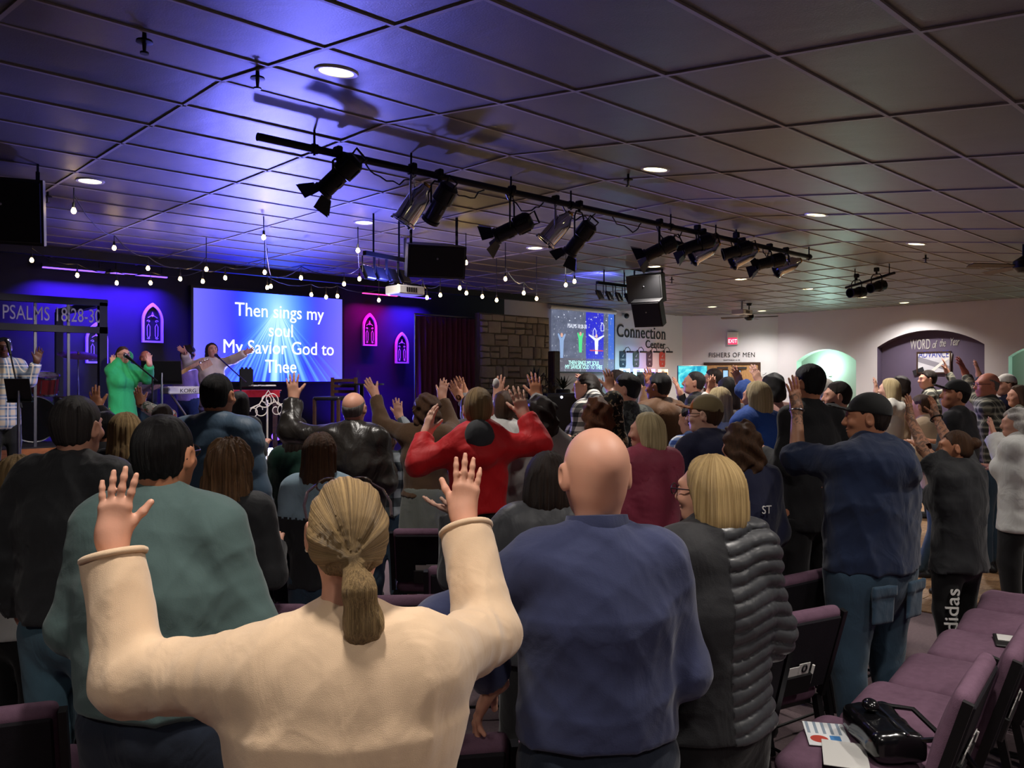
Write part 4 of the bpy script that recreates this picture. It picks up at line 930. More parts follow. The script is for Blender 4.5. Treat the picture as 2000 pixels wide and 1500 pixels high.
m, t = nmat('poster_print'); g = t.coord('Generated'); x, y, z = t.xyz(g); n = t.noise(g, 4, 3); cc = t.mix(n, hexc('b8b8c4'), hexc('dcdce4')); cc = t.mix(t.math('LESS_THAN', t.math('ABSOLUTE', t.math('SUBTRACT', z, t.math('MULTIPLY_ADD', y, .5, .18))), .13), cc, hexc('8a8894')); t.base(cc); t.set(Roughness=.5)
b = MB(); b.box((0, 0, 0), (.02, pw, ph)); b.build('print', 'poster_print', q, 0); b = MB()
for g in (-1, 1): b.box((-.01, g * pw / 2, 0), (.04, .03, ph + .03)); b.box((-.01, 0, g * ph / 2), (.04, pw, .03))
b.build('frame', 'wood_dark', q, 0); mat('ink_blue', '3038a0', .5); o = text('ADVANCE', .24, 'lettering', 'ink_blue', q, (-.014, pw * .46, ph * .24), RR, .002, 'LEFT', .62, .008)
RL = Matrix(((0, 0, -1), (-1, 0, 0), (0, 1, 0))); b = MB(); b.prism([(-.2, -.3), (.3, .12), (.22, .16), (.42, .22), (.4, .02), (.34, .08), (-.12, -.32)], .003, RL, (-.012, 0, 0)); b.build('printed_arrow', 'text_white', q, 0); b = MB(); b.prism([(-.5, -.2), (-.25, -.1), (-.2, -.25), (-.45, -.32)], .003, RL, (-.012, 0, 0)); b.build('printed_block', 'text_black', q, 0)
# ---------------------------------------------------------------- ceiling fixtures
def downlight(px, py, power, label, seen=True, pos=None, col=(1, .93, .86)):
    p = pos or onceil(px, py); p = Vector((p.x, p.y, ceil_z(p.y)))
    q = empty('downlight', p, 0, label, 'downlight', 'recessed ceiling lights'); sl = Matrix.Rotation(math.atan(SL), 3, 'X') if p.y < VF else Matrix.Identity(3)
    b = MB(); b.lathe([(.095, .0), (.125, .0), (.120, -.010), (.098, -.008), (.095, .0)], 24, sl); b.build('trim_ring', 'white_plastic', q); b = MB(); b.lathe([(.0, -.004), (.096, -.004), (.096, .004), (0, .004)], 24, sl); b.build('lens', 'lens_warm', q)
    light('downlight_beam', 'SPOT', (0, 0, -.02), power, col, .09, q, 140, tuple(p + Vector((0, 0, -1))) and (0, 0, -1.02), .9)
DL = [(657, 139, 'near the light pipe, largest of the ceiling lights'), (176, 353, 'above the drum booth side'), (711, 434, 'between the light pipe and the hanging speaker'), (1045, 484, 'just under the middle of the light pipe'), (1280, 330, 'beside the dark sprinkler head right of the pipe'),
      (1595, 419, 'beyond the far end of the light pipe'), (1790, 476, 'below the square air vent'), (1916, 515, 'nearest the ceiling fan at the edge'), (1447, 545, 'under the far pipe end'), (1391, 599, 'over the lettered pale wall'), (1488, 607, 'beside the far ceiling fan'), (1578, 564, 'left of the small two-lamp rail'), (1683, 580, 'behind the small two-lamp rail'), (1766, 591, 'above the purple niche'), (1278, 520, 'just above the double speaker')]
for px, py, l in DL: downlight(px, py, 170 if py < 200 else 450 if (py > 500 or px > 1700 or px == 1045) else 320, 'round recessed ceiling light ' + l)
for u, v in ((.2, -.5), (3.0, -.9), (4.6, .5), (-1.6, 1.7), (7.2, .4), (.7, 1.25), (2.4, .6)): downlight(0, 0, 138, 'recessed ceiling light behind the photographer', pos=Vector((u, v, 0)))
def sprinkler(px, py, label, pos=None):
    p = onceil(px, py) if pos is None else pos; q = empty('sprinkler_head', (p.x, p.y, ceil_z(p.y)), 0, label, 'sprinkler', 'ceiling sprinklers'); b = MB(); b.lathe([(.010, 0), (.012, -.04), (.04, -.045), (.042, -.055), (.014, -.06)], 14); b.build('escutcheon', 'black_metal', q); b = MB(); b.cyl((0, 0, -.05), (0, 0, -.11), .012, .008, 8); b.cyl((0, 0, -.105), (0, 0, -.115), .022, n=10); b.build('deflector', 'grey_metal', q)
for px, py, l in ((503, 136, 'dark sprinkler head hanging beside the brightest ceiling light'), (1227, 340, 'dark sprinkler head beside the ceiling light right of the pipe'), (93, 374, 'small sprinkler head near the drum booth lights'), (282, 62, 'small sprinkler head high in the ceiling corner'), (1808, 498, 'small sprinkler head below the air vent'), (1312, 541, 'small sprinkler head above the double speaker')): sprinkler(px, py, l)
a = onceil(1757, 382); q = empty('air_vent', (a.x, a.y, ZC), 0, 'square ceiling air vent with nested louvres', 'vent')
for k in range(4):
    b = MB(); r = .27 - .065 * k
    for g in (-1, 1): b.box((g * r, 0, -.004 + .012 * k), (.028, 2 * r, .008)); b.box((0, g * r, -.004 + .012 * k), (2 * r, .028, .008))
    b.build('louvre', 'tbar' if k else 'black_paint', q, 0)
b = MB(); b.box((0, 0, -.002), (.60, .60, .006)); b.build('backing', 'black_plastic', q, 0); a = onceil(607, 524); o = copy_tree(q); o.location = (a.x, a.y, ZC); tag(o, 'square ceiling air vent close to the stage beam', 'vent')
# light pipe
PV, PZ = 5.45, 3.48; pa, pb = onv(503, 270, PV), onv(1582, 500, PV)
q = empty('light_pipe', (pa.x, PV, PZ), 0, 'long dark lighting pipe hung under the ceiling with stage lamps', 'pipe'); LP = pb.x - pa.x
b = MB(); b.cyl((0, 0, 0), (LP, 0, 0), .030, n=14); b.build('pipe', 'black_metal', q)
for px in (614, 803, 998, 1115, 1310, 1398, 1438, 1580):
    x = onv(px, 300, PV).x - pa.x; b = MB(); b.cyl((x, 0, -.05), (x, 0, .14), .009, n=8); b.cyl((x - .02, 0, 0), (x + .02, 0, 0), .04, n=12); b.build('hanger', 'black_metal', q)
for k in range(9):
    x0 = .9 + k * .75; b = MB(); rk = random.Random(k); b.tube([(x0 + .5 * t, .03 * math.sin(t * 7), -.03 - (.06 + .08 * rk.random()) * math.sin(math.pi * t)) for t in (i / 10 for i in range(11))], .007, 6); b.build('cable', 'black_plastic', q)
def stage_lamp(px, py, kind, label, aim=(-.25, 1, -.75), doors=True, Y=None, yk=PV, sc=1.0, grp='stage lamps on the pipe'):
    x = onv(px, py, yk); p = U(px, py, Y) if Y else x; q = empty('stage_lamp', p, 0, label, 'stage lamp', grp); d = Vector(aim).normalized(); R = frame(d, (0, 0, 1))
    if kind == 'par':
        b = MB(); b.lathe([(.0, -.21), (.045, -.20), (.05, -.17), (.085, -.12), (.092, -.04), (.092, .12), (.108, .13), (.108, .15), (.085, .15), (.085, .02), (0, .0)], 22, R); b.build('housing', 'chrome', q); b = MB(); b.cyl(R @ Vector((0, 0, -.205)), R @ Vector((0, 0, -.225)), .034, n=14); b.build('socket_cap', 'brass', q)
        for k in range(3): b = MB(); b.box(R @ Vector((.1 * math.cos(k * 2.1), .1 * math.sin(k * 2.1), .15)), (.02, .02, .03), R); b.build('clip', 'alu', q, 0)
        ym = 'alu'; rw = .115
    else:
        b = MB(); b.lathe([(0, -.20), (.06, -.20), (.085, -.17), (.088, -.04), (.070, -.03), (.070, .14), (.080, .145), (.080, .17), (.062, .17), (.062, .05), (0, .05)], 18, R)
        b.build('housing', 'black_metal', q); b = MB(); b.tube([R @ Vector((.05, 0, -.19)), R @ Vector((.06, 0, -.25)), R @ Vector((-.06, 0, -.25)), R @ Vector((-.05, 0, -.19))], .009, 6); b.build('handle', 'black_metal', q)
        b = MB()
        for k in range(4): b.box(R @ Vector((.082 * math.cos(k * 1.57), .082 * math.sin(k * 1.57), -.11)), (.02, .02, .09), R)
        b.build('cooling_fin', 'black_plastic', q, 0); b = MB(); b.box(R @ Vector((-.073, .0, .03)), (.004, .035, .05), R); b.build('maker_plate', 'grey_metal', q, 0)
        if doors:
            for k in range(4):
                a_ = k * math.pi / 2 + .4; c = Vector((math.cos(a_), math.sin(a_), 0)); tt = Vector((-math.sin(a_), math.cos(a_), 0)); b = MB(); o = c * .08 + Vector((0, 0, .17)); e = c * .15 + Vector((0, 0, .27))
                vs = [o - tt * .055, o + tt * .055, e + tt * .085, e - tt * .085]; nn = c * -.004; b.add([R @ v for v in vs] + [R @ (v + nn) for v in vs], [(0, 1, 2, 3), (7, 6, 5, 4), (0, 4, 5, 1), (1, 5, 6, 2), (2, 6, 7, 3), (3, 7, 4, 0)]); b.build('barn_door', 'black_metal', q, 0)
        ym = 'black_metal'; rw = .095
    side = Vector((d.y, -d.x, 0)).normalized(); up = Vector((0, 0, 1)); h = max(.12, PZ - p.z - .05) if not Y else .2
    b = MB(); b.tube([side * rw, side * rw + up * h * .8, side * (rw * .6) + up * h, side * (-rw * .6) + up * h, side * -rw + up * h * .8, side * -rw], .009, 6); b.cyl(up * h, up * (h + .06), .016); b.build('yoke', ym, q)
    b = MB(); b.box(up * (h + .075), (.05, .08, .07), bev=.01); b.build('clamp', 'black_metal', q, 0); q.scale = (sc, sc, sc)
    return q
for px, py, kd, l, aim, dr in ((660, 345, 'spot', 'black barn-door lamp nearest the open pipe end', (-.55, .75, -.8), 1), (806, 405, 'par', 'chrome can lamp, nearest of the shiny ones', (-.35, .35, -.75), 0), (858, 400, 'spot', 'black lamp tucked beside the nearest chrome can', (-.1, .9, -1), 0),
    (1000, 447, 'spot', 'black barn-door lamp at the middle of the pipe', (-.6, .85, -.45), 1), (1085, 450, 'par', 'chrome can lamp at the middle of the pipe', (-.45, .5, -.75), 0), (1131, 468, 'spot', 'black lamp right behind the middle chrome can', (-.2, .8, -.9), 1),
    (1288, 487, 'spot', 'black barn-door lamp left of the far cluster', (-.6, .9, -.5), 1), (1373, 492, 'par', 'first chrome can of the far cluster', (-.75, .6, -.55), 0), (1362, 478, 'spot', 'black lamp behind the first far chrome can', (-.7, .8, -.35), 1), (1450, 502, 'par', 'second chrome can of the far cluster', (-.75, .6, -.5), 0), (1438, 490, 'spot', 'black lamp behind the second far chrome can', (-.7, .8, -.3), 0),
    (1503, 512, 'spot', 'black lamp near the far pipe end', (-.75, .8, -.25), 1), (1535, 520, 'par', 'last chrome can, at the far pipe end', (-.75, .6, -.4), 0)): (lambda q_, n_: light('stage_beam', 'SPOT', tuple(Vector(aim).normalized() * .2), 190, (1, .9, .82), .05, q_, 26, tuple(U(*n_) - q_.location), .5) if n_ else None)(stage_lamp(px, py, kd, l, aim, dr), {660: (230, 740, 9.8), 1000: (430, 720, 11), 858: (60, 740, 9)}.get(px))
a = U(1652, 562, 13.8); c = U(1747, 533, 12.9); q = empty('light_rail', (a.x, a.y, a.z), 0, 'short lamp rail hung from the ceiling beyond the vent', 'pipe'); b = MB(); b.cyl((0, 0, 0), c - a, .022, n=10); b.build('pipe', 'black_metal', q)
for t in (.2, .9):
    b = MB(); p = (c - a) * t; b.cyl(p, p + Vector((0, 0, ZC - a.z - p.z)), .008, n=6); b.build('hanger', 'black_metal', q)
stage_lamp(1673, 571, 'spot', 'black lamp at the low end of the short rail', (-.9, .2, -.1), 0, 13.6, grp='lamps on the short rail'); stage_lamp(1712, 560, 'spot', 'black lamp at the high end of the short rail', (-.9, .2, -.2), 0, 13.2, grp='lamps on the short rail')
# led bars with four heads
def led_bar(px0, py0, px1, py1, Y, label, col, power):
    a, c = U(px0, py0, Y), U(px1, py1, Y + .6); q = empty('led_light_bar', a, 0, label, 'light bar', 'four-head light bars'); b = MB(); d = c - a; ax = d.normalized(); b.box(d / 2, (d.length, .05, .05), frame(Vector((0, 0, 1)), ax) ); b.build('bar', 'black_metal', q, 0)
    for k in range(4):
        p = d * (.08 + .28 * k); h = MB(); R = frame(Vector((-.3, .85, -.45)), (0, 0, 1)); h.box(p + Vector((0, 0, -.20)), (.17, .17, .05), R, bev=.01); hd = h.build('lamp_head', 'black_plastic', q, 0); h = MB()
        for g in (-1, 1): h.tube([p + ax * g * .09 + Vector((0, 0, -.02)), p + ax * g * .09 + Vector((0, 0, -.20))], .008, 5)
        h.build('bracket', 'black_metal', hd)
    for t in (.2, .8):
        h = MB(); p = d * t; h.cyl(p, p + Vector((0, 0, ZC - (a + p).z)), .012, n=6); h.build('hanger', 'black_metal', q)
    return q
lb = led_bar(712, 496, 795, 508, 9.0, 'black four-head light bar beside the single hanging speaker', None, 0); light('bar_beam', 'SPOT', (.3, -.15, -.32), 160, (.10, .12, 1), .1, lb, 150, (-1.2, 1.0, .8))
lb = led_bar(1166, 552, 1232, 560, 13.6, 'black four-head light bar beside the double speaker', None, 0); light('bar_beam', 'SPOT', (.4, .2, -.12), 160, (.10, .12, 1), .1, lb, 100, (.9, 1.2, 1.4))
# speakers
def speaker(name, c, sz, R, label, chains=(), m='black_plastic'):
    q = empty(name, c, 0, label, 'speaker'); w_, d_, h_ = sz; b = MB(); b.prism([(-w_ / 2, -d_ / 2), (w_ / 2, -d_ / 2), (w_ / 2, -d_ * .1), (w_ * .30, d_ / 2), (-w_ * .30, d_ / 2), (-w_ / 2, -d_ * .1)], h_, R, R @ Vector((0, 0, -h_ / 2))); b.build('cabinet', m, q, 0)
    b = MB(); b.box(R @ Vector((0, -d_ / 2 - .006, 0)), (w_ * .94, .014, h_ * .92), R, bev=.006); b.build('grille', 'black_metal', q, 0); b = MB(); b.ball(R @ Vector((0, -d_ / 2 - .016, h_ * .1)), .012, 8, 6); b.build('badge', 'alu', q)
    for g in chains:
        p = R @ Vector((g * w_ * .4, 0, h_ / 2)); L = ZC - (Vector(c) + p).z; n = max(2, int(L / .05)); b = MB()
        for k in range(n): b.box(p + Vector((0, 0, L * (k + .5) / n)), ((.012, .03, L / n * 1.15) if k % 2 else (.03, .012, L / n * 1.15)))
        b.build('chain', 'black_metal', q, 0)
    return q
def RY(yaw, pitch=0): return Matrix.Rotation(math.radians(yaw), 3, 'Z') @ Matrix.Rotation(math.radians(pitch), 3, 'X')
speaker('loudspeaker', U(846, 508, 9.3), (.66, .40, .36), RY(-25, 14), 'black loudspeaker hung alone left of the chrome lamps', (-1, 1))
speaker('loudspeaker', U(10, 412, 7.0), (.62, .42, .55), RY(-20, 10), 'big black loudspeaker cut by the edge above the drum booth', (-1, 1))
speaker('loudspeaker', U(1268, 562, 13.8), (.62, .45, .46), RY(-75, 12), 'upper black loudspeaker of the hung pair', (-1, 1)); speaker('loudspeaker', U(1272, 606, 13.7), (.50, .42, .44), RY(-75, 24), 'lower black loudspeaker of the hung pair, tilted down')
# projectors and fans
def projector(px, py, Y, label, w_=.40):
    p = U(px, py, Y); q = empty('projector', p, 0, label, 'projector'); b = MB(); b.box((0, 0, 0), (w_, .32, .11), bev=.012); b.build('housing', 'white_plastic', q, 0); b = MB(); b.cyl((.1, .16, 0), (.1, .2, 0), .045, n=16); b.build('lens', 'black_plastic', q); b = MB(); b.cyl((0, 0, .05), (0, 0, ZC - p.z), .022, n=10); b.cyl((0, 0, ZC - p.z - .02), (0, 0, ZC - p.z), .07, n=14); b.build('mount_pole', 'alu', q); b = MB()
    for k in range(5): b.box((-.2 * w_ + .035 * k, -.162, 0), (.02, .006, .06))
    b.build('vent_slots', 'black_plastic', q, 0); return q
projector(791, 568, 10.6, 'white projector on a ceiling pole before the stage wall'); projector(1449, 610, 19.0, 'small far projector beside the ceiling fan')
def fan(px, py, Y, label, a0, drop):
    p = U(px, py, Y); q = empty('ceiling_fan', p, 0, label, 'ceiling fan', 'ceiling fans'); b = MB(); b.lathe([(0, -.08), (.06, -.07), (.11, -.02), (.11, .06), (.05, .10), (.02, .12), (0, .12)], 18); b.build('motor', 'black_metal', q); b = MB(); b.cyl((0, 0, .1), (0, 0, ZC - p.z), .014, n=8); b.cyl((0, 0, ZC - p.z - .06), (0, 0, ZC - p.z), .05, .07, 14); b.build('down_rod', 'black_metal', q)
    for k in range(4):
        a_ = a0 + k * math.pi / 2; R = Matrix.Rotation(a_, 3, 'Z') @ Matrix.Rotation(.2, 3, 'X'); b = MB(); b.prism([(.12, -.03), (.25, -.06), (.66, -.07), (.68, .0), (.66, .07), (.25, .06), (.12, .03)], .008, R); b.build('blade', 'wood_dark', q, 0)
fan(1463, 620, 19.6, 'dark ceiling fan before the exit wall', .3, .3); fan(1999, 520, 9.6, 'dark ceiling fan cut by the picture edge', .9, .5)
# ---------------------------------------------------------------- string lights
def bz(py): return 3.42 if py < 470 else 3.42 - .42 * (py - 470) / 115
def bulbpt(px, py): z = bz(py); return U(px, py, (z - HC) * F / (CY - py))
bb = MB(); bb.lathe([(.0, -.062), (.014, -.058), (.022, -.044), (.024, -.032), (.016, -.012), (.010, .0), (0, 0)], 12); BULB = bb.mesh('bulb', 'bulb'); bb = MB(); bb.cyl((0, 0, -.004), (0, 0, .045), .014, .012, 10); bb.cyl((0, 0, .04), (0, 0, .12), .004, n=6); SOCK = bb.mesh('socket', 'black_plastic')
def strand(pts, label):
    P = [bulbpt(x, y) for x, y in pts]; o = P[0]; q = empty('string_light', o, 0, label, 'string lights', 'bulb strings over the stage'); wp = []
    for i, p in enumerate(P):
        s_ = link(bpy.data.objects.new('bulb', BULB), q); s_.location = p - o; k = link(bpy.data.objects.new('socket', SOCK), s_)
        wp.append(p - o + Vector((0, 0, .12)))
        if i + 1 < len(P): n = P[i + 1] - o + Vector((0, 0, .12)); wp += [wp[-1].lerp(n, t) - Vector((0, 0, .10 * 4 * t * (1 - t) * min(1, (n - wp[-1]).length))) for t in (.25, .5, .75)]
    a = wp[0].copy(); a.z = ZC - o.z; e = wp[-1].copy(); e.z = ZC - o.z; b = MB(); b.tube([a.lerp(wp[0], .5) if (a - wp[0]).length > .5 else a] + wp + [e], .006, 5); b.build('wire', 'black_plastic', q)
for l, pts in (('string of bulbs falling from the ceiling above the drum booth', [(144, 405), (223, 479), (289, 519), (352, 540), (403, 521)]), ('string of bulbs along the purple-lit stage wall', [(62, 503), (151, 533), (228, 548), (294, 548), (396, 545), (440, 538), (517, 527)]), ('string of bulbs over the lyric screen', [(515, 458), (529, 555), (588, 538), (672, 550), (702, 540), (699, 484)]),
    ('string of bulbs drooping along the screen top edge', [(522, 557), (608, 571), (637, 576), (659, 574), (740, 582)]), ('string of bulbs around the hanging projector', [(778, 555), (760, 569), (825, 561), (834, 577), (860, 572)]), ('string of bulbs before the hanging speaker', [(910, 508), (898, 558), (911, 568), (942, 575), (970, 582)]), ('string of bulbs reaching towards the stone panel', [(987, 540), (1023, 568), (1048, 579)]), ('short string of two bulbs left of the far light bar', [(1105, 552), (1122, 545)])): strand(pts, l)
# ---------------------------------------------------------------- stage wall things
q, sw, shh = unit_screen('projection_screen', 377, 668, 562, 749, VS - .10, 'large projection screen with white song words on blue rays', 'screen')
zb_ = onv(377, 745, VS - .1).z; zt_ = onv(377, 562, VS - .1).z; shh = zt_ - zb_; q.location.z = zb_
m, t = nmat('lyric_image'); g = t.coord('Object'); x, y, z = t.xyz(g); X = t.math('DIVIDE', x, sw / 2); Z = t.math('DIVIDE', z, shh)
dx = t.math('SUBTRACT', X, .07); dz = t.math('SUBTRACT', .78, Z); r2 = t.math('SQRT', t.math('ADD', t.math('MULTIPLY', dx, dx), t.math('MULTIPLY', t.math('MULTIPLY', dz, dz), .35)))
glow = t.math('POWER', t.math('MAXIMUM', t.math('SUBTRACT', 1, t.math('DIVIDE', r2, .62)), 0), 1.6); an = t.math('DIVIDE', dx, t.math('ADD', t.math('ABSOLUTE', dz), .06))
ray = t.noise(t.comb(t.math('MULTIPLY', an, 3.2), 0.3, 0.7), 3.0, 2, .6); ray = t.math('MULTIPLY', t.ramp(ray, [(.42, (0, 0, 0)), (.62, (1, 1, 1))]), t.math('MULTIPLY', t.math('GREATER_THAN', dz, 0), t.math('MAXIMUM', t.math('SUBTRACT', 1, t.math('MULTIPLY', t.math('ABSOLUTE', an), .75)), 0)))
base = t.mix(t.ramp(t.math('ABSOLUTE', X), [(.45, (0, 0, 0)), (.98, (1, 1, 1))]), t.mix(t.noise(t.comb(X, Z, 0), 1.4, 2), (.016, .02, 5.5), (.055, .06, 6.5)), (.19, .18, .95))
f = t.math('MINIMUM', t.math('ADD', t.math('MULTIPLY', glow, 1.0), t.math('MULTIPLY', ray, .85)), 1); c = t.mix(f, base, (.12, .62, 7.0)); c = t.mix(t.math('POWER', f, 2.6), c, (.6, 1.0, 7)); t.base((.02, .02, .02)); t.emit(c, 1.0); t.set(Roughness=.6)
b = MB(); b.box((0, 0, shh / 2), (sw, .012, shh)); b.build('image', 'lyric_image', q, 0); b = MB()
for g in (-1, 1): b.box((g * (sw / 2 + .02), .043, shh / 2), (.04, .12, shh + .08)); b.box((0, .043, shh / 2 + g * (shh / 2 + .02)), (sw, .12, .04))
b.build('frame', 'black_plastic', q, 0); mat('lyric_text', 'ffffff', .5, emit=(.92, 1, 1), es=1.5)
for i, (ln_, zz) in enumerate((('Then sings my', .73), ('soul', .515), ('My Savior God to', .315), ('Thee', .10))):
    o = text(ln_, .335, 'lyric_lettering', 'lyric_text', q, (.16, -.014, shh * zz), (math.pi / 2, 0, 0), .003, 'CENTER', .90)
# arched window ornaments
def gothic(px0, px1, py0, py1, label):
    a, c = onv(px0, py0, VS - .06), onv(px1, py1, VS - .06); w_ = (c.x - a.x) / 2; zb, zt = c.z, a.z; hs = (zt - zb) - w_ * 1.35; q = empty('arched_wall_ornament', ((a.x + c.x) / 2, VS - .04, zb), 0, label, 'wall ornament', 'arched window ornaments')
    def arc(w, z0, n=9):            # pointed arch outline, from lower right round to lower left
        R = 2.1 * w; pts = [(w, z0)]; am = math.acos((R - w) / R)
        for i in range(n + 1): t = am * i / n; pts.append((w - R + R * math.cos(t), hs + R * math.sin(t)))
        return pts + [(-x, z) for x, z in pts[::-1][1:]]
    o_, i_ = arc(w_, 0), arc(w_ * .80, w_ * .18); n = len(o_); b = MB(); d = .05
    for k in range(n):
        j = (k + 1) % n; P = [o_[k], o_[j], i_[j], i_[k]]; vs = [(x, -d, z) for x, z in P] + [(x, 0, z) for x, z in P]; b.add(vs, [(3, 2, 1, 0), (0, 1, 5, 4), (2, 3, 7, 6), (4, 5, 6, 7)])
    b.build('frame', 'frame_white', q, 0); b = MB(); b.prism(arc(w_ * .8, w_ * .15), .012, RX); b.build('backing', 'black_paint', q, 0)
    H_ = zt - zb
    for s in (-1, 1):
        b = MB(); cx = s * w_ * .38; b.tube([(cx + dx * w_, -.03, z * H_) for dx, z in ((0, .10), (.13, .2), (.13, .45), (0, .53), (-.13, .45), (-.13, .2))], .006, 5, True); b.build('tracery_panel', 'frame_white', q)
        for zz, f in ((.60, 1), (.13, -1)):
            b = MB(); b.tube([(cx + s * w_ * .16 * math.cos(t) * (1 - t / 9), -.03, (zz + .035 * f * math.sin(t) * (1 - t / 9)) * H_) for t in (i * .5 for i in range(13))], .005, 5); b.build('tracery_scroll', 'frame_white', q)
    b = MB(); b.tube([(-w_ * .45, -.03, .70 * H_), (-w_ * .1, -.03, .76 * H_), (0, -.03, .86 * H_), (w_ * .1, -.03, .76 * H_), (w_ * .45, -.03, .70 * H_)], .006, 5); b.ball((0, -.03, .75 * H_), .018, 8, 5); b.build('tracery_crest', 'frame_white', q)
gothic(277, 318, 599, 670, 'pale arched window ornament left of the lyric screen'); gothic(167, 210, 637, 710, 'pale arched window ornament behind the drum booth post'); gothic(708, 735, 618, 676, 'pale arched window ornament right of the lyric screen'); gothic(772, 797, 655, 710, 'pale arched window ornament beside the curtain')
# led battens washing the wall
def batten(px0, py0, px1, py1, m, label, col, power):
    a, c = onv(px0, py0, VS - .32), onv(px1, py1, VS - .32); q = empty('led_batten', (a.x, a.y, (a.z + c.z) / 2), 0, label, 'light bar', 'wall-wash light bars'); L = c.x - a.x; b = MB(); b.box((L / 2, 0, .03), (L, .07, .05)); b.build('housing', 'black_metal', q, 0); b = MB(); b.box((L / 2, -.0, -.004), (L * .98, .05, .016)); b.build('led_strip', m, q, 0)
    for t in (.1, .9): b = MB(); b.cyl((L * t, 0, .05), (L * t, 0, ZC - q.location.z), .01, n=6); b.build('hanger', 'black_metal', q)
    l = light('wash_beam', 'AREA', (L / 2, .0, -.03), power, col, L, q, aim=(L / 2, .26, -1.1)); l.data.shape = 'RECTANGLE'; l.data.size = L; l.data.size_y = .06; l.data.spread = math.radians(110)
BL = (.055, .012, 1.0)
batten(82, 521, 206, 532, 'led_blue', 'blue light bar over the drum booth', BL, 110); batten(215, 533, 327, 541, 'led_blue', 'blue light bar left of the lyric screen', BL, 110); batten(708, 572, 776, 578, 'led_magenta', 'pink-glowing light bar over the ornament', (.85, .0, .55), 24); batten(783, 578, 841, 583, 'led_blue_dim', 'blue light bar above the curtain edge', BL, 90)
def floor_batten(px0, px1, py, v, label, power):
    a, c = onv(px0, py, v), onv(px1, py, v); q = empty('led_batten', (a.x, v, SZ), 0, label, 'light bar', 'floor light bars'); L = c.x - a.x; b = MB(); b.box((L / 2, 0, .03), (L, .08, .06)); b.build('housing', 'black_metal', q, 0); b = MB(); b.box((L / 2, -.0, .064), (L * .98, .05, .01)); b.build('led_strip', 'led_blue', q, 0)
    l = light('wash_beam', 'AREA', (L / 2, 0, .08), power, BL, L, q, aim=(L / 2, .4, 1.2)); l.data.shape = 'RECTANGLE'; l.data.size = L; l.data.size_y = .06; l.data.spread = math.radians(130)
floor_batten(714, 762, 815, 13.0, 'blue floor light bar below the ornaments', 34); floor_batten(795, 812, 810, 13.0, 'short blue floor light bar beside the curtain', 12)
# curtain
a, c = onv(812, 700, 13.0), onv(936, 700, 13.0); q = empty('stage_curtain', (a.x, 13.0, SZ), 0, 'tall pleated maroon curtain at the stage end', 'curtain'); L = c.x - a.x; Hh = onv(870, 620, 13.0).z - SZ; b = MB(); n = 150; vs = []; fs = []
for j in range(7):
    z = Hh * j / 6
    for i in range(n): t = i / (n - 1); vs.append((L * t, (.05 + .015 * math.sin(3 * t)) * math.sin(2 * math.pi * 13 * t + .5 * math.sin(t * 17) + .12 * j) + .02 * math.sin(t * 50 + j), z))
for j in range(6):
    for i in range(n - 1): fs.append((j * n + i, j * n + i + 1, (j + 1) * n + i + 1, (j + 1) * n + i))
b.add(vs, fs); cloth('curtain_cloth', '6e3a50', .8, 300, .2, .3); o = b.build('drape', 'curtain_cloth', q); md = o.modifiers.new('thick', 'SOLIDIFY'); md.thickness = .01
b = MB(); b.cyl((-.03, 0, Hh + .03), (L + .05, 0, Hh + .03), .018, n=10); b.build('rod', 'alu', q); b = MB()
for x in (-.02, L + .03): bp = MB(); bp.cyl((x, .0, 0), (x, 0, Hh + .03), .018, n=10); bp.build('post', 'alu', q)
# stone panel
VP = 12.75; a, c = onv(938, 700, VP), onv(1074, 700, VP); L = c.x - a.x; Hh = onv(1000, 615, VP).z; q = empty('stone_panel', (a.x, VP, 0), 0, 'free-standing panel of rough grey stonework', 'panel'); b = MB(); b.box((L / 2, .10, Hh / 2), (L, .14, Hh)); noisy('mortar', '6a655a', '787266', 14, .9, 60, .3); noisy('stone', '9a9488', 'b8b2a4', 7, .9, 22, .5, .3, .02); noisy('stone2', '888276', 'a8a294', 7, .9, 22, .5, .3, .02); b.build('core', 'mortar', q, 0)
rs = random.Random(11); z = .02
while z < Hh - .08:
    rh = min(rs.choice((.10, .16, .22, .26)), Hh - z - .01); x = .01
    if Hh - z - rh < .08: rh = Hh - z - .01
    while x < L - .04:
        w_ = min(rs.uniform(.14, .42), L - x - .01)
        if L - x - w_ < .1: w_ = L - x - .01
        subs = [(z, rh)] if rh < .2 or rs.random() < .65 else [(z, rh * .5), (z + rh * .5, rh * .5)]
        for z0, h0 in subs:
            g = .012; d = rs.uniform(.03, .06); j = lambda: rs.uniform(-.010, .010); o4 = [(x + g, z0 + g), (x + w_ - g, z0 + g), (x + w_ - g, z0 + h0 - g), (x + g, z0 + h0 - g)]; P = []
            for k in range(4):
                x0, y0 = o4[k]; x1, y1 = o4[(k + 1) % 4]; P += [(x0 + j(), y0 + j()), ((x0 + x1) / 2 + j(), (y0 + y1) / 2 + j())]
            cx, cz = x + w_ / 2, z0 + h0 / 2; b = MB(); vs = [(X_, .03, Z_) for X_, Z_ in P] + [(X_, .03 - d * .6, Z_) for X_, Z_ in P] + [(cx + (X_ - cx) * .8, .03 - d, cz + (Z_ - cz) * .75) for X_, Z_ in P]
            fs = [tuple(range(16, 24))] + [(r * 8 + k, r * 8 + (k + 1) % 8, r * 8 + 8 + (k + 1) % 8, r * 8 + 8 + k) for r in (0, 1) for k in range(8)]; b.add(vs, fs); b.build('stone', rs.choice(('stone', 'stone', 'stone2')), q, 50)
        x += w_
    z += rh

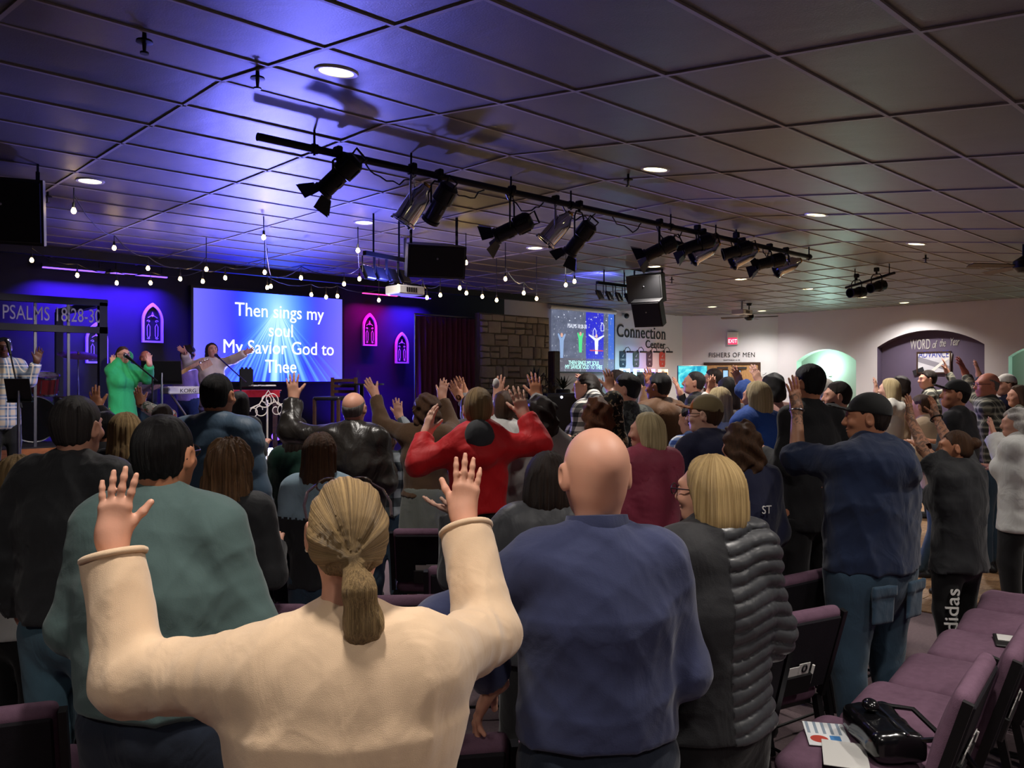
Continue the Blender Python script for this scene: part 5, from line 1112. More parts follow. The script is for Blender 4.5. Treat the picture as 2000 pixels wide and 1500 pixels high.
# unseen uplight, added on the stage floor to wash the ceiling blue
p = U(575, 830, 13.0); q = empty('added_uplight', (p.x, 12.4, SZ), 0, 'small added blue uplight, hidden on the stage floor behind the red runner', 'stage lamp'); R = frame(Vector((-.55, -.7, .55)), (0, 0, 1)); b = MB(); b.lathe([(0, -.06), (.09, -.06), (.10, .06), (.085, .06), (.085, .045), (0, .045)], 18, R, (0, 0, .15)); b.build('housing', 'black_metal', q); b = MB(); b.lathe([(0, .046), (.083, .046), (.083, .05), (0, .05)], 18, R, (0, 0, .15)); b.build('lens', 'led_blue', q); b = MB(); b.tube([(-.11, 0, .15), (-.11, 0, .01), (.11, 0, .01), (.11, 0, .15)], .01, 6); b.build('yoke', 'black_metal', q)
light('added_uplight_beam', 'SPOT', tuple(R @ Vector((0, 0, .08)) + Vector((0, 0, .15))), 2100, (.19, .19, 1), .22, q, 112, tuple(Vector((3.6, 5.2, 3.6)) - Vector((p.x, 12.4, SZ))), .8)
# ---------------------------------------------------------------- chairs
noisy('chair_fabric', '5f4656', '7a5c70', 30, .9, 350, .4, .2); noisy('chair_back', '17151a', '211e24', 20, .8, 300, .3, .2); mat('card_white', 'd8d6d2', .6)
def make_chair():
    q = empty('padded_chair', (0, 0, 0)); fl = Field(V3(-.27, -.27, .36), V3(.27, .29, .53), .0125)
    fl.rbox(V3(0, 0, .445), (.245, .225, .042), .038); fl.cone(V3(-.17, .19, .445), V3(.17, .19, .445), .07, .07, .05, (V3(0, 0, 1), .58)); fl.ell(V3(0, .02, .47), V3(.21, .2, .035), None, .03); P_, Q_ = fl.net(); npobj('seat', [(relax(P_, Q_, 2), Q_)], M['chair_fabric'], q)
    R = rotm(0, 17); fl = Field(V3(-.28, -.45, .44), V3(.28, -.1, .95), .0125); fl.rbox(V3(0, -.275, .655), (.245, .030, .185), .028, R); fl.ell(V3(0, -.255, .645), V3(.2, .03, .15), R, .03); P_, Q_ = fl.net(); npobj('backrest', [(relax(P_, Q_, 2), Q_)], M['chair_fabric'], q)
    RM = Matrix(R.tolist()); b = MB(); b.box(Vector((0, -.275, .655)) + RM @ Vector((0, -.031, -.008)), (.455, .014, .325), RM, bev=.006); b.build('back_shell', 'chair_back', q, 0)
    b = MB(); b.box(Vector((0, -.275, .655)) + RM @ Vector((0, -.045, -.125)), (.24, .022, .09), RM, bev=.004); cp = b.build('card_pocket', 'black_plastic', q, 0)
    for x, w_, z in ((-.07, .07, -.075), (.0, .075, -.07), (.065, .06, -.06)):
        b = MB(); b.box(Vector((0, -.275, .655)) + RM @ Vector((x, -.047, z)), (w_, .003, .06), RM); b.build('card', 'card_white', cp, 0)
    b = MB(); b.tube([Vector((0, -.275, .655)) + RM @ Vector((.065 + .012 * math.cos(t), -.0495, -.052 + .016 * math.sin(t))) for t in (k * .7 for k in range(9))], .004, 5, True); b.build('card_emblem', 'text_black', cp)
    b = MB(); p = Vector((0, -.275, .655)); b.cyl(p + RM @ Vector((.115, -.05, -.13)), p + RM @ Vector((.115, -.05, -.045)), .006, n=8); b.build('pencil', 'card_white', cp)
    for g in (-1, 1):
        b = MB(); b.box((g * .235, .20, .21), (.03, .03, .42), Matrix.Rotation(.06, 3, 'X')); b.build('leg', 'black_metal', q, 0)
        b = MB(); b.box((g * .235, -.26, .21), (.03, .03, .44), Matrix.Rotation(-.20, 3, 'X')); b.build('leg', 'black_metal', q, 0)
        b = MB(); b.box((g * .252, -.282, .62), (.022, .03, .40), Matrix.Rotation(math.radians(17), 3, 'X')); b.build('back_frame', 'black_metal', q, 0)
    b = MB(); b.tube([(-.235, .19, .10), (-.235, -.27, .10), (.235, -.27, .10), (.235, .19, .10)], .008, 6); b.build('book_rack', 'black_metal', q); b = MB(); b.box((0, 0, .40), (.44, .40, .02)); b.build('seat_pan', 'black_plastic', q, 0)
    return q
CH0 = make_chair(); used = []
def chair(X, Y, yaw, label):
    o = CH0 if not used else copy_tree(CH0); used.append(1); p = W(X, Y); o.location = (p.x, p.y, 0); o.rotation_euler = (0, 0, math.radians(yaw - 43.3)); return tag(o, label, 'chair', 'padded stacking chairs')
for X, Y, yw, l in (
    (1.22, 2.80, 52, 'empty mauve chair with a black handbag and papers on it'), (1.58, 3.15, 52, 'empty mauve chair, second from the handbag seat'), (1.93, 3.51, 53, 'empty mauve chair, third from the handbag seat'), (2.28, 3.88, 54, 'empty mauve chair with a dark phone on the seat'), (2.62, 4.26, 55, 'empty mauve chair, next beyond the phone seat'), (2.95, 4.66, 56, 'empty mauve chair at the far end of the near row'),
    (-1.64, 2.58, 20, 'dark chair back with cards at the lower picture corner'), (-2.36, 3.84, 16, 'dark chair back with cards beside the marbled jacket'), (-1.02, 2.86, 12, 'chair behind the teal shirt'), (-.30, 2.42, 10, 'dark chair back between cream and navy sweaters'), (.22, 2.70, 14, 'chair with a man\'s hand on its back'), (.62, 3.12, 22, 'chair in front of the navy sweater'),
    (1.24, 4.22, 34, 'dark chair back with cards left of the blue hoodie'), (1.72, 4.72, 36, 'chair just beyond the blue hoodie'), (-.50, 5.44, 0, 'dark chair back with white cards right of the ponytail'), (-.20, 4.42, 4, 'chair under the boy in the red hooded top'), (-1.12, 4.95, -4, 'chair left of the grey skirt'), (-.52, 3.84, 4, 'mauve chair back just above the cream shoulder'), (-1.66, 3.88, -4, 'chair behind the wavy-haired girl'), (-1.08, 3.70, 0, 'chair below the denim shoulders'), (.55, 4.0, 20, 'chair below the burgundy jacket'), (.98, 3.55, 28, 'chair below the navy curly-haired person')): chair(X, Y, yw, l)
# things on the chairs
def seat_pt(X, Y, dx, dy, yw, z=.50):
    a = math.radians(yw); p = W(X + dx * math.cos(a) - dy * math.sin(a), Y + dx * math.sin(a) + dy * math.cos(a)); return (p.x, p.y, z)
rz = math.radians(60 - 43.3); q = empty('handbag', seat_pt(1.22, 2.80, .02, -.04, 60), rz + .5, 'glossy black leather handbag lying on the chair seat', 'bag'); mat('patent', '0c0c0e', .18, 0, .7)
fl = Field(V3(-.2, -.14, 0), V3(.2, .14, .16), .010); fl.rbox(V3(0, 0, .055), (.155, .09, .05), .03); fl.displace(wrinkle(4, .006, 1.2)); P_, Q_ = fl.net(); npobj('body', [(relax(P_, Q_), Q_)], M['patent'], q)
b = MB(); b.tube([(-.13, -.05, .08), (-.2, -.14, .12), (-.24, -.2, .03), (-.1, -.22, .015), (.08, -.14, .10), (.12, -.04, .10)], .009, 7); b.build('strap', 'patent', q); b = MB(); b.box((.0, -.02, .108), (.30, .008, .006)); b.build('zip', 'chrome', q, 0); b = MB(); b.ball((.05, .02, .125), (.035, .028, .022), 12, 8); b.build('clasp', 'patent', q)
m, t = nmat('leaflet_print'); x, y, z = t.xyz(t.coord('Object')); c = t.mix(t.math('MULTIPLY', t.math('LESS_THAN', t.math('FRACT', t.math('MULTIPLY', y, 38)), .4), t.math('GREATER_THAN', x, .0)), hexc('e4e6e8'), hexc('8a98a8')); d = t.math('LESS_THAN', t.math('ADD', t.math('POWER', t.math('ADD', x, .045), 2), t.math('POWER', t.math('SUBTRACT', y, .03), 2)), .0009); c = t.mix(d, c, hexc('c0483c')); c = t.mix(t.math('MULTIPLY', t.math('LESS_THAN', t.math('ABSOLUTE', t.math('ADD', x, .045)), .035), t.math('LESS_THAN', t.math('ABSOLUTE', t.math('ADD', y, .025)), .018)), c, hexc('4c88c4')); t.base(c)
for i, (dx, dy, a) in enumerate(((.02, .14, .3), (-.12, .06, .2))):
    b = MB(); b.box((0, 0, 0), (.20, .14, .002)); o = b.build('leaflet', 'leaflet_print' if i == 0 else 'card_white', None, 0); o.location = seat_pt(1.22, 2.80, dx, dy, 60, .506 + .003 * i); o.rotation_euler = (0, 0, rz + a); tag(o, ['printed leaflet with a red and blue picture on the seat', 'plain white sheet under the handbag strap'][i], 'leaflet')
q = empty('phone', seat_pt(2.28, 3.88, .06, -.06, 62, .505), math.radians(20), 'dark phone in an open case lying on an empty seat', 'phone'); b = MB(); b.box((0, 0, .006), (.20, .11, .012), bev=.004); b.build('case', 'black_plastic', q, 0); b = MB(); b.box((.03, 0, .0135), (.10, .08, .003)); b.build('paper', 'card_white', q, 0)
# coat thrown over the chair at the picture edge
p = U(22, 1108, 3.62); q = empty('folded_coat', (p.x, p.y, .80), .4, 'shiny black coat draped over a chair back at the picture edge', 'coat'); fl = Field(V3(-.3, -.25, -.05), V3(.3, .25, .3), .012); fl.ell(V3(0, 0, .08), V3(.22, .13, .10), None, .02); fl.ell(V3(.14, .02, .06), V3(.12, .12, .08), None, .03); fl.displace(wrinkle(3, .02, .9)); P_, Q_ = fl.net(); npobj('cloth', [(relax(P_, Q_), Q_)], M['patent'], q)
p = U(972, 748, 5.3); q = empty('tissue', p, 0, 'white tissue held up in a raised hand', 'tissue'); fl = Field(V3(-.06, -.05, -.06), V3(.06, .05, .08), .007); fl.ell(V3(-.012, 0, .0), V3(.026, .02, .035), None, .01); fl.displace(wrinkle(8, .006, 2)); P_, Q_ = fl.net(); npobj('paper', [(P_, Q_)], M['card_white'], q)
# ---------------------------------------------------------------- stage gear
BV = 10.85; bl, br = onv(-40, 700, BV), onv(200, 700, BV); RT = .98; bz0, bz1 = RT, 2.72
b = MB(); b.box(((bl.x - 1 + br.x) / 2, BV + 1.1, (SZ + RT) / 2), (br.x - bl.x + 1.1, 2.3, RT - SZ), bev=.01); b.cur = 1; b.box(((bl.x - 1 + br.x) / 2, BV - .06, RT - .10), (br.x - bl.x + 1.12, .03, .17)); tag(b.build('drum_riser', ['stage_face', 'wood_orange'], smooth=0), 'low drum platform with an orange wood front edge', 'platform')
q = empty('drum_booth', (bl.x - .8, BV, RT), 0, 'black framed clear drum booth lettered PSALMS 18:28-30', 'booth'); L = br.x - bl.x + .8; hh = bz1 - bz0
for i, (x, y) in enumerate(((0, 0), (L, 0), (L, 1.9), (0, 1.9))):
    b = MB(); b.box((x, y, hh / 2), (.09, .09, hh)); b.build('post', 'black_paint', q, 0)
for z in (hh, hh - .34):
    b = MB(); b.box((L / 2, 0, z), (L + .1, .09, .08)); b.build('rail', 'black_paint', q, 0)
b = MB(); b.box((L, .95, hh), (.09, 1.9, .08)); b.build('rail', 'black_paint', q, 0)
xs = [0] + [onv(px, 700, BV).x - q.location.x for px in (70, 135)] + [L]
for i in range(3):
    b = MB(); b.box(((xs[i] + xs[i + 1]) / 2, .0, (hh - .38) / 2), (xs[i + 1] - xs[i] - .03, .008, hh - .38)); b.build('clear_panel', 'acrylic', q, 0)
for i in (1, 2): b = MB(); b.box((xs[i], .03, hh / 2 - .02), (.03, .02, hh)); b.build('clear_panel_strip', 'grey_metal', q, 0)
b = MB(); b.box((L / 2, 0, hh - .17), (L - .08, .006, .27)); b.build('sign_panel', 'acrylic', q, 0)
o = text('PSALMS 18:28-30', .235, 'lettering', 'text_grey', q, (0, -.03, hh - .25), (math.pi / 2, 0, 0), .008, 'LEFT', 1, .0015, 1.02); vx = [v.co.x for v in o.data.vertices]; x0_, x1_ = onv(4, 615, BV).x - q.location.x, onv(195, 615, BV).x - q.location.x; sx = (x1_ - x0_) / (max(vx) - min(vx))
for v in o.data.vertices: v.co.x = x0_ + (v.co.x - min(vx)) * sx
def drum(name, c, r, h, R, m, par, head=True):
    b = MB(); b.lathe([(r, -h / 2), (r, h / 2)], 28, R, c); o = b.build(name, m, par); c = Vector(c)
    for g in (-1, 1):
        b = MB(); b.lathe([(r - .004, g * h / 2 - .012), (r + .010, g * h / 2 - .012), (r + .010, g * h / 2 + .012), (r - .004, g * h / 2 + .012), (r - .004, g * h / 2 - .012)], 28, R, c); b.build('hoop', 'chrome', o)
        b = MB(); b.lathe([(0, g * h / 2), (r - .004, g * h / 2), (r - .004, g * (h / 2 - .004)), (0, g * (h / 2 - .004))], 28, R, c); b.build('drum_head', 'drum_head' if head else 'black_plastic', o)
    for k in range(6):
        t = k * math.pi / 3; b = MB(); b.cyl(c + R @ Vector((math.cos(t) * (r + .008), math.sin(t) * (r + .008), -h * .4)), c + R @ Vector((math.cos(t) * (r + .008), math.sin(t) * (r + .008), h * .4)), .008, n=6); b.build('lug', 'chrome', o)
    return o
kp = onv(62, 830, 11.6); q = empty('drum_kit', (kp.x, 11.7, RT), 0, 'dark red drum kit with chrome stands inside the clear booth', 'drum kit'); I3 = Matrix.Identity(3)
drum('bass_drum', (0, 0, .30), .28, .40, Matrix.Rotation(math.pi / 2, 3, 'X'), 'red_paint', q, False); drum('tom', (-.17, -.02, .74), .15, .22, Matrix.Rotation(.3, 3, 'X'), 'red_paint', q); drum('tom', (.17, -.02, .74), .15, .22, Matrix.Rotation(.3, 3, 'X'), 'red_paint', q); drum('floor_tom', (.50, .15, .38), .19, .36, I3, 'black_plastic', q); drum('snare_drum', (-.45, .25, .56), .17, .15, I3, 'chrome', q)
for x, y, z, r in ((-.55, -.1, 1.05, .23), (.55, -.05, 1.12, .25), (-.75, .3, .85, .18)):
    b = MB(); b.lathe([(0, .02), (.03, .016), (r, -.01), (r, -.012), (0, .012)], 26, Matrix.Rotation(.25, 3, 'X'), (x, y, z)); cy = b.build('cymbal', 'brass', q); b = MB(); b.cyl((x, y, .3), (x, y, z + .04), .011, n=8)
    for k in range(3): b.cyl((x, y, .32), (x + .25 * math.cos(k * 2.1), y + .25 * math.sin(k * 2.1), .01), .009, n=6)
    b.build('cymbal_stand', 'chrome', q)
b = MB(); b.lathe([(0, .48), (.16, .48), (.17, .52), (.12, .55), (0, .55)], 18, None, (-.1, .6, 0)); b.cyl((-.1, .6, 0), (-.1, .6, .5), .025); b.build('stool', 'black_plastic', q)
def mic_stand(px, py, Y, label, tip, tr=0):
    p = U(px, 850, Y); t = U(*tip) - Vector((p.x, p.y, SZ)); q = empty('microphone_stand', (p.x, p.y, SZ), 0, label, 'microphone stand', 'microphone stands'); h = U(px, py, Y).z - SZ
    b = MB(); b.cyl((0, 0, .05), (0, 0, h), .011, n=8); b.build('pole', 'black_metal', q)
    for k in range(3): b = MB(); b.cyl((0, 0, .10), (.28 * math.cos(k * 2.1 + .4), .28 * math.sin(k * 2.1 + .4), .012), .010, n=6); b.build('leg', 'black_metal', q)
    d = (t - Vector((0, 0, h))); b = MB(); b.cyl(Vector((0, 0, h)) - d * .25, t, .009, n=8); b.build('boom', 'black_metal', q); dn = d.normalized(); b = MB(); b.cyl(t - dn * .02, t + dn * .14, .014, .020, 12); mc = b.build('microphone', 'black_metal', q); b = MB(); b.ball(t + dn * .16, .029, 12, 8); b.build('mesh_grille', 'alu', mc)
mic_stand(38, 775, 8.3, 'microphone stand before the plaid singer', (20, 690, 8.5)); mic_stand(298, 737, 9.3, 'microphone stand before the green cardigan', (260, 706, 9.5)); mic_stand(470, 737, 9.95, 'microphone stand reaching to the lead singer', (428, 699, 10.8))
def music_stand(px, py, Y, label, sz=(.46, .32)):
    p = U(px, 850, Y); h = U(px, py, Y).z - SZ; q = empty('music_stand', (p.x, p.y, SZ), math.radians(-43 + 15), label, 'music stand', 'music stands'); b = MB(); b.cyl((0, 0, .03), (0, 0, h), .014, n=8); b.build('pole', 'alu', q); b = MB(); b.box((0, 0, h), (sz[0], .012, sz[1]), Matrix.Rotation(.45, 3, 'X')); b.box((0, .05, h - sz[1] / 2 + .02), (sz[0], .07, .012)); b.build('desk', 'black_metal', q, 0)
    for k in range(3): b = MB(); b.cyl((0, 0, .12), (.22 * math.cos(k * 2.1), .22 * math.sin(k * 2.1), .01), .010, n=6); b.build('leg', 'black_metal', q)
music_stand(36, 763, 8.1, 'music stand beside the plaid singer', (.22, .26)); music_stand(316, 728, 10.2, 'wide black music stand behind the green cardigan')
# guitar slung on the musician, neck pointing to the bass player
a, c = U(285, 752, 10.9), U(377, 720, 10.7); d = (c - a).normalized(); q = empty('bass_guitar', a, 0, 'bass guitar with a pale headstock held across the stage', 'guitar'); R = frame(Vector((0, -1, 0)), d); b = MB(); b.prism([(-.22, -.10), (-.1, -.16), (.05, -.10), (.16, -.14), (.18, -.05), (.10, .0), (.18, .06), (.14, .13), (0, .10), (-.14, .16), (-.24, .08)], .045, R); b.build('body', 'wood_dark', q, 0); b = MB(); b.box(d * .5 + R @ Vector((0, 0, .05)), (.80, .05, .022), R); b.build('neck', 'wood_door', q, 0); b = MB(); b.box(d * .94 + R @ Vector((0, .0, .05)), (.16, .09, .018), R); hd = b.build('headstock', 'wood_door', q, 0)
for k in range(4): b = MB(); b.ball(d * (.88 + .04 * k) + R @ Vector((0, .055, .05)), .014, 8, 6); b.build('tuner', 'chrome', hd)
# keyboard on its stand
a, c = U(328, 763, 10.5), U(392, 761, 10.8); d = c - a; q = empty('keyboard', a, math.atan2(d.y, d.x), 'pale stage keyboard on a crossed stand beside the lead singer', 'keyboard'); L = d.length + .35; b = MB(); b.box((L / 2, .12, .0), (L, .30, .09), bev=.012); b.build('housing', 'white_plastic', q, 0)
for k in range(28): b = MB(); b.box((.05 + (L - .1) * (k + .5) / 28, .20, .048), ((L - .1) / 28 - .003, .13, .012)); b.build('key', 'card_white', q, 0)
text('KORG', .07, 'lettering', 'text_black', q, (.14, -.032, -.025), (math.pi / 2, 0, 0), .002, 'LEFT', 1.1, .004)
for g in (-1, 1): b = MB(); b.cyl((L / 2 - g * .3, .12, -.05), (L / 2 + g * .3, .12, SZ - a.z + .015), .016, n=8); b.build('stand_leg', 'alu', q)
p = U(345, 790, 10.9); q = empty('side_table', (p.x, p.y, SZ), .2, 'small metal stand lit blue under the keyboard', 'table'); b = MB(); b.box((0, 0, .42), (.5, .34, .025), bev=.005); b.build('top', 'alu', q, 0)
for sx in (-1, 1):
    for sy in (-1, 1): b = MB(); b.cyl((sx * .22, sy * .14, 0), (sx * .22, sy * .14, .42), .014, n=8); b.build('leg', 'alu', q)
# long table with the red runner
a, c = U(400, 766, 10.3), U(545, 760, 10.5); d = c - a; q = empty('long_table', Vector((a.x, a.y, SZ)), math.atan2(d.y, d.x), 'long table with a bright red runner before the lead singer', 'table'); L = d.length; hz = a.z - SZ
b = MB(); b.box((L / 2, .2, hz), (L, .42, .03), bev=.005); b.build('top', 'wood_dark', q, 0); b = MB(); b.box((L / 2, .19, hz + .018), (L + .02, .46, .012)); b.box((L / 2, -.035, hz - .02), (L + .02, .012, .09)); b.build('runner', 'red_cloth', q, 0)
for x in (.06, L - .06):
    for y in (.03, .37): b = MB(); b.box((x, y, hz / 2), (.04, .04, hz)); b.build('leg', 'wood_dark', q, 0)
p = U(524, 797, 10.2); q = empty('scroll_ornament', p, math.radians(-43.3 + 40), 'white wrought-iron scroll ornament below the red runner', 'ornament'); W_ = 72 / F * 10.2 / 2
def spiral(cx, cz, r, a0, turns, g, m=26): return [(cx + r * (1 - .75 * i / m) * math.cos(a0 + g * turns * 2 * math.pi * i / m), 0, cz + r * (1 - .75 * i / m) * math.sin(a0 + g * turns * 2 * math.pi * i / m)) for i in range(m)]
for s in (-1, 1):
    for cx, cz, r, a0, g in ((.45, -.02, .10, 2.2, -s), (.88, -.04, .10, 1.0, s), (.16, .10, .10, -.6, s)): b = MB(); b.tube([(s * x, y, z) for x, y, z in spiral(cx * W_, cz, r, a0, 1.2, 1 if g > 0 else -1)], .0065, 6); b.build('scroll', 'iron_white', q)
b = MB(); b.tube([(-W_, 0, .0), (-W_ * .5, 0, .05), (0, 0, .22), (W_ * .5, 0, .05), (W_, 0, .0)], .008, 6); b.build('crest', 'iron_white', q); b = MB(); b.cyl((0, .03, SZ - p.z), (0, .03, .1), .012, n=8); b.box((0, .03, SZ - p.z + .01), (.5, .2, .02)); b.build('foot', 'iron_white', q, 0)
p = U(481, 757, 10.4); q = empty('tablet_holder', p, math.radians(-30), 'tall dark tablet holder standing on the red runner', 'holder'); b = MB(); b.box((0, 0, .12), (.17, .05, .24), bev=.012); b.build('body', 'black_plastic', q, 0); b = MB()
for x in (-.05, 0, .05): b2 = MB(); b2.box((x, 0, .245), (.03, .04, .03), bev=.006); b2.build('prong', 'black_plastic', q, 0)
for i, (px, l) in enumerate(((505, 'folded pale paper on the red runner'), (520, 'open white booklet on the red runner'))):
    p = U(px, 756, 10.4); b = MB(); b.box((0, 0, .004), (.2, .14, .008)); b.box((.02, .01, .013), (.17, .12, .008), Matrix.Rotation(.3, 3, 'Z')); o = b.build('paper_sheet', 'card_white', None, 0); o.location = p + Vector((0, 0, .012)); tag(o, l, 'paper')
# tall wooden chair and music table right of the lyric screen
p = U(655, 850, 10.8); q = empty('bar_chair', (p.x, p.y, SZ), math.radians(-43 + 155), 'tall ladder-back wooden chair on the stage', 'chair'); top_ = U(655, 737, 10.8).z - SZ; sz_ = U(655, 778, 10.8).z - SZ
for sx in (-1, 1): b = MB(); b.box((sx * .19, -.19, top_ / 2), (.035, .035, top_)); b.build('back_post', 'wood_chair', q, 0); b = MB(); b.box((sx * .19, .19, sz_ / 2), (.035, .035, sz_)); b.build('leg', 'wood_chair', q, 0)
for k in range(4): b = MB(); b.box((0, -.195, top_ - .04 - k * .075), (.38, .02, .04)); b.build('slat', 'wood_chair', q, 0)
b = MB(); b.box((0, 0, sz_), (.42, .42, .05), bev=.015); b.build('seat', 'black_plastic', q, 0)
for y in (-.19, .19): b = MB(); b.box((0, y, .25), (.36, .02, .03)); b.build('rung', 'wood_chair', q, 0)
p = U(706, 850, 10.9); q = empty('round_table', (p.x, p.y, SZ), 0, 'small high table with a clear bottle beside the tall chair', 'table'); hz = U(706, 749, 10.9).z - SZ; b = MB(); b.lathe([(0, hz), (.30, hz), (.30, hz - .02), (0, hz - .02)], 26); b.build('top', 'black_metal', q); b = MB(); b.cyl((0, 0, .02), (0, 0, hz), .03, n=10); b.lathe([(0, 0), (.22, 0), (.2, .02), (0, .03)], 20); b.build('pedestal', 'black_metal', q)
b = MB(); b.lathe([(0, 0), (.03, 0), (.032, .12), (.012, .16), (.012, .19), (0, .19)], 14); o = b.build('water_bottle', 'acrylic'); o.location = (p.x - .05, p.y, SZ + hz); tag(o, 'clear water bottle on the small high table', 'bottle')
p = U(525, 878, 9.9); q = empty('floor_cable', (p.x, p.y, SZ), 0, 'coiled black cable on the blue-lit stage floor', 'cable'); b = MB(); b.tube([(.22 * math.cos(t * 1.3) * (1 - t * .05), .10 * math.sin(t), .01) for t in (k * .35 for k in range(34))], .008, 6); b.build('cord', 'black_plastic', q)
# beside the stone panel: post, plants, driftwood, antlers, floor speaker
p = U(1082, 800, 17.6); q = empty('wooden_post', (p.x, p.y, 0), 0, 'dark rough wooden post beside the small screen', 'post'); b = MB(); b.box((0, 0, 1.2), (.2, .2, 2.4), bev=.02); b.build('timber', 'wood_dark', q, 0); b = MB(); b.box((.12, .02, .9), (.06, .12, 1.8), Matrix.Rotation(.03, 3, 'Y')); b.build('brace', 'wood_dark', q, 0)
mat('leaf_dark', '1c2a1c', .6); mat('leaf_dry', '4a4030', .8); mat('pot_dark', '1c1a1a', .6)
def spiky(px, py, Y, label, n, L, m, seed, zf=0.0):
    p = U(px, py, Y); q = empty('potted_plant', p, 0, label, 'plant', 'decor plants'); rp = random.Random(seed); b = MB(); b.lathe([(0, -p.z + zf), (.12, -p.z + zf), (.15, -.02), (.13, 0), (0, 0)], 14); b.build('pot', 'pot_dark', q)
    for k in range(n):
        a = rp.uniform(0, 6.28); e = rp.uniform(.5, 1.4); l_ = L * rp.uniform(.6, 1); d = Vector((math.cos(a) * math.cos(e), math.sin(a) * math.cos(e), math.sin(e))); s = Vector((-math.sin(a), math.cos(a), 0)) * .018; t1 = d * l_ * .5; t2 = d * l_ + Vector((0, 0, -.12 * l_)); th = Vector((0, 0, .004))
        b = MB(); vs = [s * .5, s * -.5, t1 - s, t1 + s, t2]; b.add(vs + [v + th for v in vs], [(0, 1, 2, 3), (3, 2, 4), (8, 7, 6, 5), (9, 7, 8), (0, 3, 8, 5), (1, 6, 7, 2), (3, 4, 9, 8), (2, 7, 9, 4)]); b.build('leaf', m, q, 0)
spiky(1045, 752, 16.6, 'dark spiky plant in front of the stone panel', 26, .5, 'leaf_dark', 1); spiky(1100, 760, 17.0, 'dark bushy plant below the small screen', 34, .38, 'leaf_dark', 2); spiky(1078, 768, 16.4, 'dry grassy plant at the wooden post', 24, .32, 'leaf_dry', 3)
p = U(1062, 752, 16.3); q = empty('antler_ornament', p, .3, 'dark triangular driftwood ornament before the stone panel', 'ornament'); b = MB(); b.tube([(-.2, 0, -.1), (.0, 0, .22), (.22, 0, .02)], .02, 6, True); b.build('branch', 'wood_dark', q); b = MB(); b.cyl((0, .03, -p.z), (0, .03, .0), .02, n=8); b.build('stake', 'wood_dark', q)
p = U(1168, 765, 16.0); q = empty('antlers', p, 0, 'pair of curved antlers on a dark stand behind the crowd', 'ornament')
for s in (-1, 1): b = MB(); b.tube([(0, 0, 0), (s * .10, 0, .05), (s * .16, 0, .16), (s * .13, 0, .28)], [.018, .016, .012, .005], 6); b.tube([(s * .13, 0, .09), (s * .22, 0, .15)], [.012, .004], 6); b.build('antler', 'wood_chair', q)
b = MB(); b.cyl((0, 0, -p.z), (0, 0, .0), .05, n=10); b.build('stand', 'wood_dark', q)
p = U(1091, 800, 15.6); q = empty('floor_speaker', (p.x, p.y, 0), math.radians(-30), 'black floor speaker with a small white light below the plants', 'speaker'); hz = U(1091, 768, 15.6).z; b = MB(); b.box((0, 0, hz / 2), (.62, .5, hz), bev=.015); b.build('cabinet', 'black_plastic', q, 0); b = MB(); b.box((0, -.256, hz / 2), (.56, .015, hz * .92)); b.build('grille', 'black_metal', q, 0); b = MB(); b.ball((-.02, -.27, hz - .07), .025, 8, 6); b.build('light_dot', 'led_white', q)
# ---------------------------------------------------------------- the congregation
SHOE = {k: shoe(k, k) for k in ('shoe_dark', 'shoe_white')}
GC, GS = 'people standing in the rows', 'musicians on the stage'
def A(wx, wy, dY, tx=None, ty=None, ex=None, ey=None, eY=None, c=.18, s=.1, p=None, td=0):
    d = dict(w=(wx, wy, dY), c=c, s=s)
    if tx is not None: d['t'] = (tx, ty, td)
    if ex is not None: d['e'] = (ex, ey) if eY is None else (ex, ey, eY)
    if p is not None: d['p'] = p
    return d
def P(label, *a, **k):
    k.setdefault('group', GC); return person(label, *a, **k)
# front of the view
r, J = P('woman in a cream sweater, both hands raised, ponytail and sunglasses on her head', 676, 918, 1.50, 6, M['cream_sweater'], ('pony', 'dkblonde', .25), 'fair', bulk=1.32, fem=1, al=1.13, zd=.042, hy=10, glasses='up', bottom=('jeans', 'pants'),
    arms=dict(L=A(218, 1056, .12, 236, 884, 235, 1420, .05, .08, .10), R=A(905, 1010, .40, 920, 858, 955, 1300, .22, .10, .07)), topk=dict(e=.026, loose=.009, upto=.95, hem=.44, wr=.006, name='sweater', collar=.004, ring=(.012, .092, .088, .012, .020, M['cream_sweater']), cuff=.007))
b = MB(); b.tube([J['T'](.019 * math.cos(t), -.121 + .006 * math.sin(t), -.030 + .017 * math.sin(t)) for t in (k * .45 for k in range(14))], .005, 6, True); b.build('hair_tie', 'hair_tie', r)
b = MB(); b.ball(J['T'](-.084, .004, -.034), .0045, 8, 6); mat('pearl', 'e8e0d4', .2); b.build('earring', 'pearl', r)
P('bald man in a navy zip-collar sweater with one hand on a chair back', 1165, 818, 2.02, 10, M['navy_sweater'], None, 'fair', bulk=1.18, arms=dict(L=A(970, 1322, .12, 955, 1352, 985, 1180, 0, .4, .05, (0, -1, 0)), R='front'), bottom=('jeans_dark', 'pants'), topk=dict(e=.02, loose=.014, collar=.02, hem=.545, wr=.005, name='sweater', ring=(.040, .080, .082, .012, .05, M['navy_sweater'])), jaw=1.08, hs=1.02)
P('woman with a blonde bob in a black half-quilted jacket', 1387, 882, 2.36, 24, M['softshell'], ('bob', 'blonde', .165), 'fair', bulk=1.12, fem=1, res=.7, hy=28, glasses='on', arms=dict(L='clasp', R='clasp'), bottom=('black_pants', 'pants'),
    topk=dict(e=.03, loose=.02, hem=.50, wr=.003, quilt=(.040, .011), qx=-.03, mats=[M['softshell'], M['black_puffer']], mi=lambda C: (C[:, 0] > -.03), name='jacket', collar=.03))
